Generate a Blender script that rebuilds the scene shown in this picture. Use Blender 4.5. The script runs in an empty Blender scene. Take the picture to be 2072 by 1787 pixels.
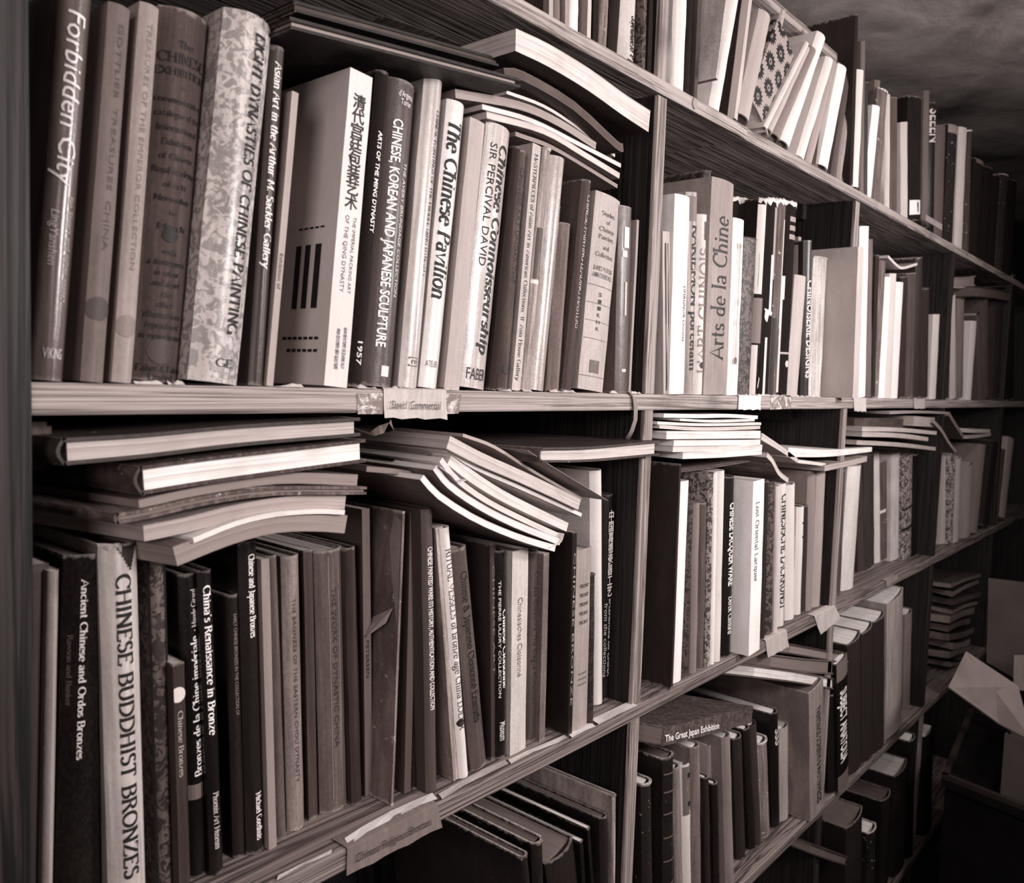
import bpy, bmesh, math, random
from mathutils import Vector, Matrix
random.seed(7)
S = bpy.context.scene
COL = S.collection

# ---------------------------------------------------------------- camera
D = 0.60                     # camera distance to the front of the bookcase
EYE = 1.45
CX, CY, FP = 1036.0, 893.5, 1700.0
CR = Vector((0.65355512, -0.75617385, 0.03266214)).normalized()
CU = Vector((0.03247998, 0.07113387, 0.99693782)).normalized()
CF = Vector((0.75618169, 0.65049296, -0.07105042)).normalized()
CAMP = Vector((0, -D, EYE))
cam = bpy.data.cameras.new('camera')
camo = bpy.data.objects.new('camera', cam)
COL.objects.link(camo)
cam.sensor_width = 36.0
cam.lens = FP / 2072 * 36.0
cam.clip_start = 0.02
camo.matrix_world = Matrix(((CR.x, CU.x, -CF.x, CAMP.x), (CR.y, CU.y, -CF.y, CAMP.y), (CR.z, CU.z, -CF.z, CAMP.z), (0, 0, 0, 1)))
cam.dof.use_dof = True
cam.dof.focus_distance = 1.05
cam.dof.aperture_fstop = 9.0
S.camera = camo

# ---------------------------------------------------------------- world, lights, exposure
S.view_settings.view_transform = 'Standard'
S.view_settings.look = 'None'
S.view_settings.exposure = 0.62
S.view_settings.gamma = 1.0
S.view_settings.use_curve_mapping = False
w = bpy.data.worlds.new('world')
S.world = w
w.use_nodes = True
w.node_tree.nodes['Background'].inputs[0].default_value = (1.0, 0.74, 0.68, 1)
w.node_tree.nodes['Background'].inputs[1].default_value = 0.018

def area(name, loc, target, size, power, color, spread=180):
    l = bpy.data.lights.new(name, 'AREA')
    l.shape = 'SQUARE'; l.size = size; l.energy = power; l.color = color
    l.spread = math.radians(spread)
    o = bpy.data.objects.new(name, l); COL.objects.link(o)
    o.location = loc
    o.rotation_euler = (Vector(target) - Vector(loc)).to_track_quat('-Z', 'Y').to_euler()
    return o
area('aisle_lamp', (1.80, -1.0, EYE + 0.30), (1.1, 0, EYE - 0.05), 0.22, 11.5, (1.0, 0.955, 0.94))
area('front_fill', (0.62, -1.30, EYE + 0.36), (0.5, 0, EYE - 0.15), 0.35, 14.0, (1.0, 0.94, 0.92))  # fill added in front to brighten the near books, no actual lamp
area('left_fill', (-1.25, -1.0, EYE + 0.25), (0.9, 0, EYE - 0.1), 0.8, 9.0, (1.0, 0.88, 0.85))  # broad fill added at the left to lift left-facing covers, no window there
_l = bpy.data.lights.new('ceiling_fill', 'POINT'); _l.energy = 3.6; _l.shadow_soft_size = .04; _l.color = (1.0, 0.93, 0.9)  # point light added out of view to brighten the ceiling
_o = bpy.data.objects.new('ceiling_fill', _l); COL.objects.link(_o); _o.location = (2.40, -0.50, EYE + 0.55)

# ---------------------------------------------------------------- measuring helpers
def ray(u, v):
    return CF + CR * ((u - CX) / FP) - CU * ((v - CY) / FP)
def onY(u, v, y=0.0):
    d = ray(u, v); return CAMP + d * ((y + D) / d.y)
def onZ(u, v, z):
    d = ray(u, v); return CAMP + d * ((z - EYE) / d.z)
def onX(u, v, x):
    d = ray(u, v); return CAMP + d * (x / d.x)

# ---------------------------------------------------------------- tone and materials
def s2l(c):
    return c / 12.92 if c <= 0.04045 else ((c + 0.055) / 1.055) ** 2.4
def tone(t):
    t = max(0.0, min(1.0, t))
    g = 0.80 + 0.18 * t
    b = 0.76 + 0.21 * t
    k = 0.45 + 0.55 * t ** 0.5
    return (s2l(t) * k, s2l(t * g) * k, s2l(t * b) * k, 1.0)

class NT:
    def __init__(s, name):
        s.m = bpy.data.materials.new(name); s.m.use_nodes = True
        s.t = s.m.node_tree; s.n = s.t.nodes; s.l = s.t.links
        s.p = s.n['Principled BSDF']
    def new(s, k, **kw):
        x = s.n.new(k)
        for a, b in kw.items(): setattr(x, a, b)
        return x
    def link(s, a, b): s.l.new(a, b)
    def noise(s, vec, scale, detail=4, rough=0.55, dist=0.0):
        x = s.new('ShaderNodeTexNoise')
        x.inputs['Scale'].default_value = scale; x.inputs['Detail'].default_value = detail
        x.inputs['Roughness'].default_value = rough; x.inputs['Distortion'].default_value = dist
        s.link(vec, x.inputs['Vector']); return x.outputs['Fac']
    def mapping(s, vec, scale, loc=(0, 0, 0)):
        x = s.new('ShaderNodeMapping'); x.inputs['Scale'].default_value = scale
        x.inputs['Location'].default_value = loc
        s.link(vec, x.inputs['Vector']); return x.outputs[0]
    def ramp(s, fac, a, b, c0=(0, 0, 0, 1), c1=(1, 1, 1, 1)):
        x = s.new('ShaderNodeValToRGB')
        x.color_ramp.elements[0].position = a; x.color_ramp.elements[1].position = b
        x.color_ramp.elements[0].color = c0; x.color_ramp.elements[1].color = c1
        s.link(fac, x.inputs[0]); return x.outputs[0]
    def mix(s, fac, a, b, mode='MIX'):
        x = s.new('ShaderNodeMix', data_type='RGBA', blend_type=mode)
        if isinstance(fac, (int, float)): x.inputs[0].default_value = fac
        else: s.link(fac, x.inputs[0])
        for i, v in ((6, a), (7, b)):
            if isinstance(v, tuple): x.inputs[i].default_value = v
            else: s.link(v, x.inputs[i])
        return x.outputs[2]
    def math(s, op, a, b):
        x = s.new('ShaderNodeMath', operation=op)
        for i, v in ((0, a), (1, b)):
            if isinstance(v, (int, float)): x.inputs[i].default_value = v
            else: s.link(v, x.inputs[i])
        return x.outputs[0]
    def bump(s, h, strength, dist=0.001):
        x = s.new('ShaderNodeBump'); x.inputs['Strength'].default_value = strength
        x.inputs['Distance'].default_value = dist
        s.link(h, x.inputs['Height']); s.link(x.outputs[0], s.p.inputs['Normal'])
    def obj_vec(s):
        "object coordinates, moved by a random amount per object"
        tc = s.new('ShaderNodeTexCoord'); oi = s.new('ShaderNodeObjectInfo')
        a = s.new('ShaderNodeVectorMath', operation='ADD')
        m = s.math('MULTIPLY', oi.outputs['Random'], 9.0)
        c = s.new('ShaderNodeCombineXYZ')
        for i in range(3): s.link(m, c.inputs[i])
        s.link(tc.outputs['Object'], a.inputs[0]); s.link(c.outputs[0], a.inputs[1])
        s.tc = tc; s.oi = oi
        return a.outputs[0]

M = {}
def cover_mat(name, rough, mottled, fine, wear, spec=0.4, worn_ends=0.0, coat=0.0, dark=0.0, grain=.28):
    k = NT(name); v = k.obj_vec()
    base = k.oi.outputs['Color']
    # broad stains
    n1 = k.ramp(k.noise(k.mapping(v, (1, 1, .45)), 28, 5), .3, .72)
    c = k.mix(k.math('MULTIPLY', n1, mottled), base, (0.02, 0.013, 0.011, 1))
    # vertical rub streaks
    n2 = k.ramp(k.noise(k.mapping(v, (260, 40, 9)), 1.0, 4), .45, .75)
    lt = k.new('ShaderNodeVectorMath', operation='SCALE'); k.link(base, lt.inputs[0]); lt.inputs['Scale'].default_value = 2.1
    lt2 = k.new('ShaderNodeVectorMath', operation='MINIMUM'); k.link(lt.outputs[0], lt2.inputs[0]); lt2.inputs[1].default_value = (.8, .76, .74)
    c = k.mix(k.math('MULTIPLY', n2, min(1.0, fine * 4)), c, lt2.outputs[0])
    if wear:
        n3 = k.ramp(k.noise(v, 75, 6, .7), 1 - wear - .02, 1 - wear + .03)
        c = k.mix(n3, c, (0.55, 0.48, 0.46, 1))
    if dark:
        n5 = k.ramp(k.noise(v, 120, 4, .6, 1.2), .47, .53)
        c = k.mix(k.math('MULTIPLY', n5, dark), c, (0.012, 0.008, 0.007, 1))
    if worn_ends:
        sp = k.new('ShaderNodeSeparateXYZ'); k.link(k.tc.outputs['Generated'], sp.inputs[0])
        e = k.math('ABSOLUTE', k.math('SUBTRACT', sp.outputs[2], .5), 0)
        e = k.math('ADD', e, k.math('MULTIPLY', k.noise(v, 130, 4, .65), .045))
        m = k.ramp(e, .512, .522)
        c = k.mix(k.math('MULTIPLY', m, worn_ends), c, (0.5, 0.43, 0.41, 1))
    gr = k.ramp(k.noise(k.mapping(v, (1, 1, .5)), 420, 3, .7), .38, .66)
    c = k.mix(k.math('MULTIPLY', gr, grain), c, (0.03, 0.022, 0.02, 1))
    k.link(c, k.p.inputs['Base Color'])
    k.p.inputs['Roughness'].default_value = rough
    k.p.inputs['Specular IOR Level'].default_value = spec
    k.p.inputs['Coat Weight'].default_value = coat
    k.p.inputs['Coat Roughness'].default_value = .18
    h = k.math('ADD', k.math('MULTIPLY', k.noise(v, 60, 4), .8), k.math('MULTIPLY', k.noise(v, 900, 2), .18))
    k.bump(h, .5, .0016)
    M[name] = k.m
cover_mat('cloth', .85, .42, .10, 0, .07, .35)
cover_mat('jacket', .38, .30, .14, 0, .28, .25, .08, grain=.12)
cover_mat('gloss', .30, .30, .14, 0, .5, .25, .40, grain=.10)
cover_mat('paper', .6, .30, .05, 0, .22, .0, grain=.16)
cover_mat('worn', .75, .6, .2, .35, .15, .9)
cover_mat('leather', .5, .5, .12, .30, .28, .8)
cover_mat('ornate', .55, .25, .12, 0, .25, .3, 0, .85)
cover_mat('painted', .4, .45, .1, 0, .4, .3, .15, .5, grain=.12)
cover_mat('smooth', .6, .14, .03, 0, .2, 0, grain=.07)

def fray(root, wd, h, b, rnd, col=.72, z=None, x0=0.0, x1=1.0, amp=.004, name='frayed_edge'):
    "ragged rim of torn cloth and paper along the head of a spine"
    z = h if z is None else z
    n = max(5, int(wd * (x1 - x0) / .0028)); P, F = [], []
    for i in range(n + 1):
        x = wd * (x0 + (x1 - x0) * i / n); y = spine_y(x, wd, b)
        P += [(x, y - .0007, z - rnd.uniform(.3, 1.2) * amp), (x, y - .0012 - rnd.uniform(0, .0012), z - rnd.uniform(0, .3) * amp), (x, y + rnd.uniform(-.0008, .001), z + rnd.uniform(.0, .25) * amp)]
    for i in range(n):
        a = 3 * i; F += [(a, a + 3, a + 4, a + 1), (a + 1, a + 4, a + 5, a + 2)]
    return obj(name, P, F, 'paper', root, col)

def flat_mat(name, rough=.6, spec=.3):
    k = NT(name); oi = k.new('ShaderNodeObjectInfo')
    tc = k.new('ShaderNodeTexCoord')
    n = k.ramp(k.noise(tc.outputs['Object'], 700, 3), .35, .6)
    c = k.mix(k.math('MULTIPLY', n, .12), oi.outputs['Color'], (0.12, 0.1, 0.09, 1))
    k.link(c, k.p.inputs['Base Color']); k.p.inputs['Roughness'].default_value = rough
    k.p.inputs['Specular IOR Level'].default_value = spec
    M[name] = k.m
flat_mat('ink')

def pages_mat():
    k = NT('pages'); uv = k.new('ShaderNodeUVMap'); oi = k.new('ShaderNodeObjectInfo')
    v = uv.outputs[0]
    n = k.ramp(k.noise(k.mapping(v, (1100, 7, 1)), 1, 3, .7), .42, .70)
    n2 = k.ramp(k.noise(k.mapping(v, (240, 3, 1)), 1, 2, .5), .5, .66)
    c = k.mix(k.math('MULTIPLY', n, .55), oi.outputs['Color'], (0.15, 0.115, 0.10, 1))
    c = k.mix(k.math('MULTIPLY', n2, .30), c, (0.10, 0.075, 0.065, 1))
    tc = k.new('ShaderNodeTexCoord')
    n3 = k.ramp(k.noise(tc.outputs['Object'], 22, 4), .45, .75)
    c = k.mix(k.math('MULTIPLY', n3, .28), c, (0.20, 0.15, 0.13, 1))
    k.link(c, k.p.inputs['Base Color']); k.p.inputs['Roughness'].default_value = .85
    k.p.inputs['Specular IOR Level'].default_value = .15
    k.bump(n, .35, .0006)
    M['pages'] = k.m
pages_mat()

def wood_mat(name, light, dark, axis, grain=1.0, rough=.6):
    "planks: long rings along the grain axis plus fine pores and knots"
    k = NT(name); tc = k.new('ShaderNodeTexCoord')
    oi = k.new('ShaderNodeObjectInfo')
    a = k.new('ShaderNodeVectorMath', operation='ADD'); c3 = k.new('ShaderNodeCombineXYZ')
    mm = k.math('MULTIPLY', oi.outputs['Random'], 7.0)
    for i in range(3): k.link(mm, c3.inputs[i])
    k.link(tc.outputs['Object'], a.inputs[0]); k.link(c3.outputs[0], a.inputs[1])
    sc = {'x': (.8, 26, 60), 'z': (42, 26, .9)}[axis]
    v = k.mapping(a.outputs[0], sc)
    w1 = k.noise(v, 1.0, 6, .6, 1.2)
    rings = k.new('ShaderNodeMath', operation='SINE'); k.link(k.math('MULTIPLY', w1, 46 * grain), rings.inputs[0])
    r = k.ramp(rings.outputs[0], -.2, 1.0)
    fine = k.ramp(k.noise(k.mapping(a.outputs[0], tuple(q * 7 if q > 5 else q * 3 for q in sc)), 1, 3, .6), .4, .65)
    c = k.mix(r, tone(light), tone(dark))
    c = k.mix(k.math('MULTIPLY', fine, .36), c, tone(dark * .5))
    spots = k.ramp(k.noise(a.outputs[0], 9, 5), .56, .74)
    c = k.mix(k.math('MULTIPLY', spots, .45), c, tone(dark * .45))
    k.link(c, k.p.inputs['Base Color']); k.p.inputs['Roughness'].default_value = rough
    k.p.inputs['Specular IOR Level'].default_value = .3
    k.bump(fine, .4, .0012)
    M[name] = k.m
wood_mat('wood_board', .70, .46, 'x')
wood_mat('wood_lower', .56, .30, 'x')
wood_mat('wood_post', .66, .44, 'z')
wood_mat('wood_dark', .22, .05, 'z', .5)
wood_mat('wood_stained', .17, .09, 'z', 1.0)
wood_mat('wood_back', .09, .04, 'x')

def plaster():
    k = NT('stained_plaster'); tc = k.new('ShaderNodeTexCoord')
    n = k.ramp(k.noise(tc.outputs['Object'], 3.4, 7, .62, .3), .32, .72)
    c = k.mix(n, tone(.74), tone(.26))
    k.link(c, k.p.inputs['Base Color']); k.p.inputs['Roughness'].default_value = .9
    k.bump(n, .4, .01); M['plaster'] = k.m
plaster()
def board():
    k = NT('cardboard'); tc = k.new('ShaderNodeTexCoord')
    n = k.ramp(k.noise(tc.outputs['Object'], 12, 5), .35, .7)
    oi = k.new('ShaderNodeObjectInfo')
    c = k.mix(k.math('MULTIPLY', n, .3), oi.outputs['Color'], tone(.15))
    k.link(c, k.p.inputs['Base Color']); k.p.inputs['Roughness'].default_value = .85
    M['cardboard'] = k.m
board()
def tape():
    k = NT('clear_tape'); tc = k.new('ShaderNodeTexCoord')
    n = k.ramp(k.noise(tc.outputs['Object'], 60, 4, .6, 1.5), .45, .6)
    c = k.mix(n, tone(.55), tone(.86))
    k.link(c, k.p.inputs['Base Color']); k.p.inputs['Roughness'].default_value = .12
    k.p.inputs['Specular IOR Level'].default_value = .9
    k.bump(n, .8, .002); M['tape'] = k.m
tape()
def flowers():
    "round dark sunflowers with a pale eye, repeated on a tan ground"
    k = NT('flower_print'); uv = k.new('ShaderNodeUVMap')
    v = k.mapping(uv.outputs[0], (27, 27, 1))
    sp = k.new('ShaderNodeSeparateXYZ'); k.link(v, sp.inputs[0])
    row = k.math('FLOOR', sp.outputs[1], 0)
    sx = k.math('ADD', sp.outputs[0], k.math('MULTIPLY', k.math('MODULO', row, 2.0), .5))
    fx = k.math('SUBTRACT', k.math('FRACT', sx, 0), .5)
    fy = k.math('SUBTRACT', k.math('FRACT', sp.outputs[1], 0), .5)
    r = k.math('SQRT', k.math('ADD', k.math('MULTIPLY', fx, fx), k.math('MULTIPLY', fy, fy)), 0)
    ang = k.math('ARCTAN2', fy, fx)
    pet = k.math('MULTIPLY', k.math('SINE', k.math('MULTIPLY', ang, 14.0), 0), .055)
    edge = k.ramp(k.math('ADD', r, pet), .37, .40)
    c = k.mix(edge, tone(.07), tone(.62))
    eye = k.ramp(r, .13, .15); eye2 = k.ramp(r, .05, .07)
    c = k.mix(eye, tone(.55), c); c = k.mix(eye2, tone(.1), c)
    k.link(c, k.p.inputs['Base Color']); k.p.inputs['Roughness'].default_value = .5
    M['flowers'] = k.m
flowers()

# ---------------------------------------------------------------- mesh helpers
def obj(name, verts, faces, mat, parent=None, col=None, smooth=None, uvs=None):
    me = bpy.data.meshes.new(name)
    me.from_pydata(verts, [], faces); me.update()
    if uvs is not None:
        L = me.uv_layers.new(name='UVMap'); k = 0
        for f, fu in zip(faces, uvs):
            for q in fu:
                L.data[k].uv = q; k += 1
    me.materials.append(M[mat])
    if smooth is not None:
        me.shade_smooth(); me.set_sharp_from_angle(angle=math.radians(smooth))
    o = bpy.data.objects.new(name, me); COL.objects.link(o)
    o.color = tone(col if col is not None else .5)
    if parent is not None: o.parent = parent
    return o
def thing(name, label, cat, loc=(0, 0, 0), rot=(0, 0, 0), group=None):
    o = bpy.data.objects.new(name, None); COL.objects.link(o)
    o.empty_display_size = .02
    o.location = loc; o.rotation_euler = rot
    o['label'] = label; o['category'] = cat
    if group: o['group'] = group
    return o
BOXF = [(0, 3, 2, 1), (4, 5, 6, 7), (0, 1, 5, 4), (1, 2, 6, 5), (2, 3, 7, 6), (3, 0, 4, 7)]
def boxv(a, b):
    (x0, y0, z0), (x1, y1, z1) = a, b
    return [(x0, y0, z0), (x1, y0, z0), (x1, y1, z0), (x0, y1, z0), (x0, y0, z1), (x1, y0, z1), (x1, y1, z1), (x0, y1, z1)]
def box(name, a, b, mat, parent=None, col=None, bevel=0.0):
    o = obj(name, boxv(a, b), BOXF, mat, parent, col)
    if bevel:
        bm = bmesh.new(); bm.from_mesh(o.data)
        bmesh.ops.bevel(bm, geom=bm.edges[:], offset=bevel, segments=2, affect='EDGES')
        bm.to_mesh(o.data); bm.free()
    return o
def multibox(name, boxes, mat, parent=None, col=None):
    V, F = [], []
    for a, b in boxes:
        n = len(V); V += boxv(a, b); F += [tuple(i + n for i in f) for f in BOXF]
    return obj(name, V, F, mat, parent, col)

# ---------------------------------------------------------------- serif letters (pen strokes; cap height 1)
G = {
'A': (.74, 'L .02 0 .36 1 .72 0;L .15 .34 .58 .34'), 'B': (.64, 'L .12 0 .12 1;L .12 1 .34 1;A .34 .76 .2 .24 -90 90;L .12 .52 .34 .52;A .34 .26 .26 .26 -90 90;L .12 0 .34 0'),
'C': (.72, 'A .42 .5 .38 .5 48 312;L .68 .96 .68 .76'), 'D': (.76, 'L .12 0 .12 1;L .12 1 .3 1;A .3 .5 .42 .5 -90 90;L .12 0 .3 0'),
'E': (.62, 'L .12 0 .12 1;L .12 1 .56 1 .56 .84;L .12 .52 .44 .52;L .12 0 .58 0 .58 .18'), 'F': (.58, 'L .12 0 .12 1;L .12 1 .54 1 .54 .84;L .12 .5 .42 .5'),
'G': (.78, 'A .42 .5 .38 .5 48 330;L .72 .38 .72 .05;L .52 .4 .8 .4'), 'H': (.78, 'L .12 0 .12 1;L .66 0 .66 1;L .12 .52 .66 .52'), 'I': (.30, 'L .15 0 .15 1'),
'K': (.7, 'L .12 0 .12 1;L .12 .42 .62 1;L .28 .58 .66 0'), 'L': (.58, 'L .12 0 .12 1;L .12 0 .55 0 .55 .18'), 'M': (.92, 'L .12 0 .12 1;L .12 1 .46 .08 .8 1;L .8 1 .8 0'),
'N': (.78, 'L .12 0 .12 1;L .12 1 .66 0;L .66 0 .66 1'), 'O': (.8, 'A .4 .5 .36 .5 0 360'), 'P': (.6, 'L .12 0 .12 1;L .12 1 .3 1;A .3 .74 .24 .26 -90 90;L .12 .48 .3 .48'),
'R': (.68, 'L .12 0 .12 1;L .12 1 .3 1;A .3 .75 .24 .25 -90 90;L .12 .5 .3 .5;L .34 .5 .66 0'), 'S': (.52, 'A .26 .76 .19 .24 30 270;A .26 .26 .21 .26 -150 90'),
'T': (.64, 'L .32 0 .32 1;L .04 .84 .04 1 .6 1 .6 .84'), 'U': (.76, 'L .12 1 .12 .3;A .38 .3 .26 .3 180 360;L .64 .3 .64 1'), 'V': (.7, 'L .02 1 .35 0 .68 1'),
'Y': (.68, 'L .02 1 .34 .48 .66 1;L .34 .48 .34 0'), 'Z': (.64, 'L .08 .84 .08 1 .58 1 .06 0 .6 0 .6 .16'),
'a': (.5, 'A .2 .48 .17 .17 0 150;L .38 .48 .38 0;A .22 .17 .17 .17 0 360'), 'b': (.54, 'L .1 0 .1 1;A .28 .32 .2 .32 -130 130'), 'c': (.46, 'A .27 .33 .21 .33 50 310'),
'd': (.56, 'L .44 0 .44 1;A .26 .32 .2 .32 50 310'), 'e': (.48, 'A .26 .33 .21 .33 0 315;L .06 .36 .46 .36'), 'f': (.32, 'L .14 0 .14 .8;A .28 .8 .14 .2 60 180;L .02 .64 .3 .64'),
'g': (.5, 'A .24 .42 .18 .22 0 360;A .24 -.14 .22 .18 0 360;L .1 .22 .1 .06'), 'h': (.56, 'L .1 0 .1 1;A .27 .42 .17 .23 0 150;L .44 .42 .44 0'), 'i': (.26, 'L .12 0 .12 .65;L .12 .84 .12 .93'),
'k': (.54, 'L .1 0 .1 1;L .1 .3 .44 .65;L .22 .38 .5 0'), 'l': (.26, 'L .12 0 .12 1'), 'm': (.84, 'L .1 0 .1 .65;A .26 .42 .16 .23 0 150;L .42 .42 .42 0;A .58 .42 .16 .23 0 150;L .74 .42 .74 0'),
'n': (.56, 'L .1 0 .1 .65;A .27 .42 .17 .23 0 150;L .44 .42 .44 0'), 'o': (.54, 'A .27 .33 .22 .33 0 360'), 'p': (.54, 'L .1 -.32 .1 .65;A .28 .32 .2 .32 -130 130'),
'r': (.4, 'L .1 0 .1 .65;A .27 .42 .17 .23 50 150'), 's': (.38, 'A .19 .5 .13 .15 20 270;A .19 .17 .15 .17 -160 90'), 't': (.34, 'L .14 .9 .14 .16;A .26 .16 .12 .16 180 300;L .02 .65 .3 .65'),
'u': (.56, 'L .1 .65 .1 .22;A .27 .22 .17 .22 180 330;L .44 .65 .44 0'), 'v': (.5, 'L .02 .65 .25 0 .48 .65'), 'x': (.5, 'L .04 .65 .46 0;L .04 0 .46 .65'), 'z': (.46, 'L .06 .65 .4 .65 .05 0 .42 0'), 'w': (.74, 'L .02 .65 .2 0 .37 .62;L .37 .62 .54 0 .72 .65'), 'j': (.28, 'L .14 .65 .14 -.1;A .04 -.1 .1 .16 0 -90;L .14 .84 .14 .93'),
'é': (.48, 'A .26 .33 .21 .33 0 315;L .06 .36 .46 .36;L .2 .76 .36 .95'), 'J': (.4, 'L .26 1 .26 .1;A .12 .1 .14 .2 0 -120'), 'W': (.98, 'L .02 1 .27 0 .48 1;L .48 1 .7 0 .96 1'), 'X': (.7, 'L .04 1 .66 0;L .04 0 .66 1'), 'Q': (.8, 'A .4 .5 .36 .5 0 360;L .42 .2 .74 -.12'), '•': (.4, 'A .2 .4 .07 .07 0 360;A .2 .4 .03 .03 0 360'), '4': (.46, 'L .34 0 .34 .75 .04 .22 .42 .22'),
'y': (.5, 'L .02 .65 .26 0;L .48 .65 .2 -.16 .06 -.3'), 'q': (.54, 'L .44 -.32 .44 .65;A .26 .32 .2 .32 50 310'), ' ': (.32, ''), '.': (.22, 'L .1 0 .1 .1'), ',': (.22, 'L .1 .06 .06 -.16'),
"'": (.2, 'L .1 1 .1 .8'), '&': (.8, 'A .34 .78 .16 .22 -60 240;L .24 .6 .7 0;A .32 .26 .26 .26 130 400'), '1': (.4, 'L .2 0 .2 .8'), '5': (.42, 'L .36 .75 .12 .75 .1 .42;A .2 .25 .18 .25 -150 100'), '0': (.46, 'A .23 .33 .18 .33 0 360'),
}
def serif_mesh(text, bold=1.0):
    V, F = [], []; x = 0.0
    for ch in text:
        adv, spec = G.get(ch, G['o'])
        for st in filter(None, spec.split(';')):
            p = st.split(); q = [float(i) for i in p[1:]]
            if p[0] == 'L': pts = [(q[i], q[i + 1]) for i in range(0, len(q), 2)]
            else:
                cx, cy, rx, ry, a0, a1 = q; n = max(5, int(abs(a1 - a0) / 24))
                pts = [(cx + rx * math.cos(math.radians(a0 + (a1 - a0) * i / n)), cy + ry * math.sin(math.radians(a0 + (a1 - a0) * i / n))) for i in range(n + 1)]
            prev = None
            for i in range(len(pts)):
                a = pts[max(0, i - 1)]; b = pts[min(len(pts) - 1, i + 1)]
                dx, dy = b[0] - a[0], b[1] - a[1]; L = math.hypot(dx, dy) or 1
                wd = (.028 + .050 * abs(dy / L)) * bold
                nx, ny = -dy / L * wd, dx / L * wd
                V += [(x + pts[i][0] + nx, pts[i][1] + ny), (x + pts[i][0] - nx, pts[i][1] - ny)]
                k = len(V)
                if prev is not None: F.append((prev - 2, prev - 1, k - 1, k - 2))
                prev = k
            if p[0] == 'L' and ch not in ".,'":
                for (e, o) in ((pts[0], pts[1]), (pts[-1], pts[-2])):
                    if min(abs(e[1] - t) for t in (0, 1, .65, -.32)) < .01 and abs(e[1] - o[1]) > .6 * abs(e[0] - o[0]) and abs(e[1] - o[1]) > .3:
                        k = len(V); h = .022 * bold
                        V += [(x + e[0] - .12, e[1] - h), (x + e[0] + .12, e[1] - h), (x + e[0] + .12, e[1] + h), (x + e[0] - .12, e[1] + h)]
                        F.append((k, k + 1, k + 2, k + 3))
        x += adv + .05
    return V, F
_cache = {}
def text_mesh(text, font, shear=0.0):
    key = (text, font, shear)
    if key in _cache: return _cache[key]
    if font.startswith('serif'):
        V, F = serif_mesh(text, 1.15 if font.endswith('b') else .85)
    else:
        cu = bpy.data.curves.new('t', 'FONT'); cu.body = text; cu.resolution_u = 2
        if font == 'bold': cu.offset = .018
        o = bpy.data.objects.new('t', cu)
        me = bpy.data.meshes.new_from_object(o)
        V = [(v.co.x / .72, v.co.y / .72) for v in me.vertices]; F = [tuple(p.vertices) for p in me.polygons]
        bpy.data.objects.remove(o); bpy.data.curves.remove(cu); bpy.data.meshes.remove(me)
    bm = bmesh.new(); vs = [bm.verts.new((a, b, 0)) for a, b in V]
    for f in F:
        try: bm.faces.new([vs[i] for i in f])
        except ValueError: pass
    for t in (-.2, 0, .2, .4, .6, .8, 1.0):
        bmesh.ops.bisect_plane(bm, geom=bm.verts[:] + bm.edges[:] + bm.faces[:], plane_co=(0, t, 0), plane_no=(0, 1, 0), dist=1e-5)
    bm.verts.index_update()
    V = [(v.co.x, v.co.y) for v in bm.verts]; F = [tuple(v.index for v in f.verts) for f in bm.faces]; bm.free()
    if shear: V = [(a + b * shear, b) for a, b in V]
    x0 = min((v[0] for v in V), default=0); x1 = max((v[0] for v in V), default=1)
    V = [((a - x0) / max(1e-6, x1 - x0), b) for a, b in V]
    _cache[key] = (V, F, x1 - x0)
    return _cache[key]

# ---------------------------------------------------------------- books
ZB = {'A': EYE + .4022, 'B': EYE - .0109, 'C': EYE - .4403, 'D': EYE - .866, 'E': EYE - 1.293}
ROWNAME = {'A': 'high shelf', 'B': 'middle shelf', 'C': 'lower shelf', 'D': 'second lowest shelf', 'E': 'lowest shelf'}

def spine_y(x, wd, b):
    if b <= 0: return 0.0
    q = (x - wd / 2) / (wd / 2); return b * min(1.0, q * q)

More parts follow.
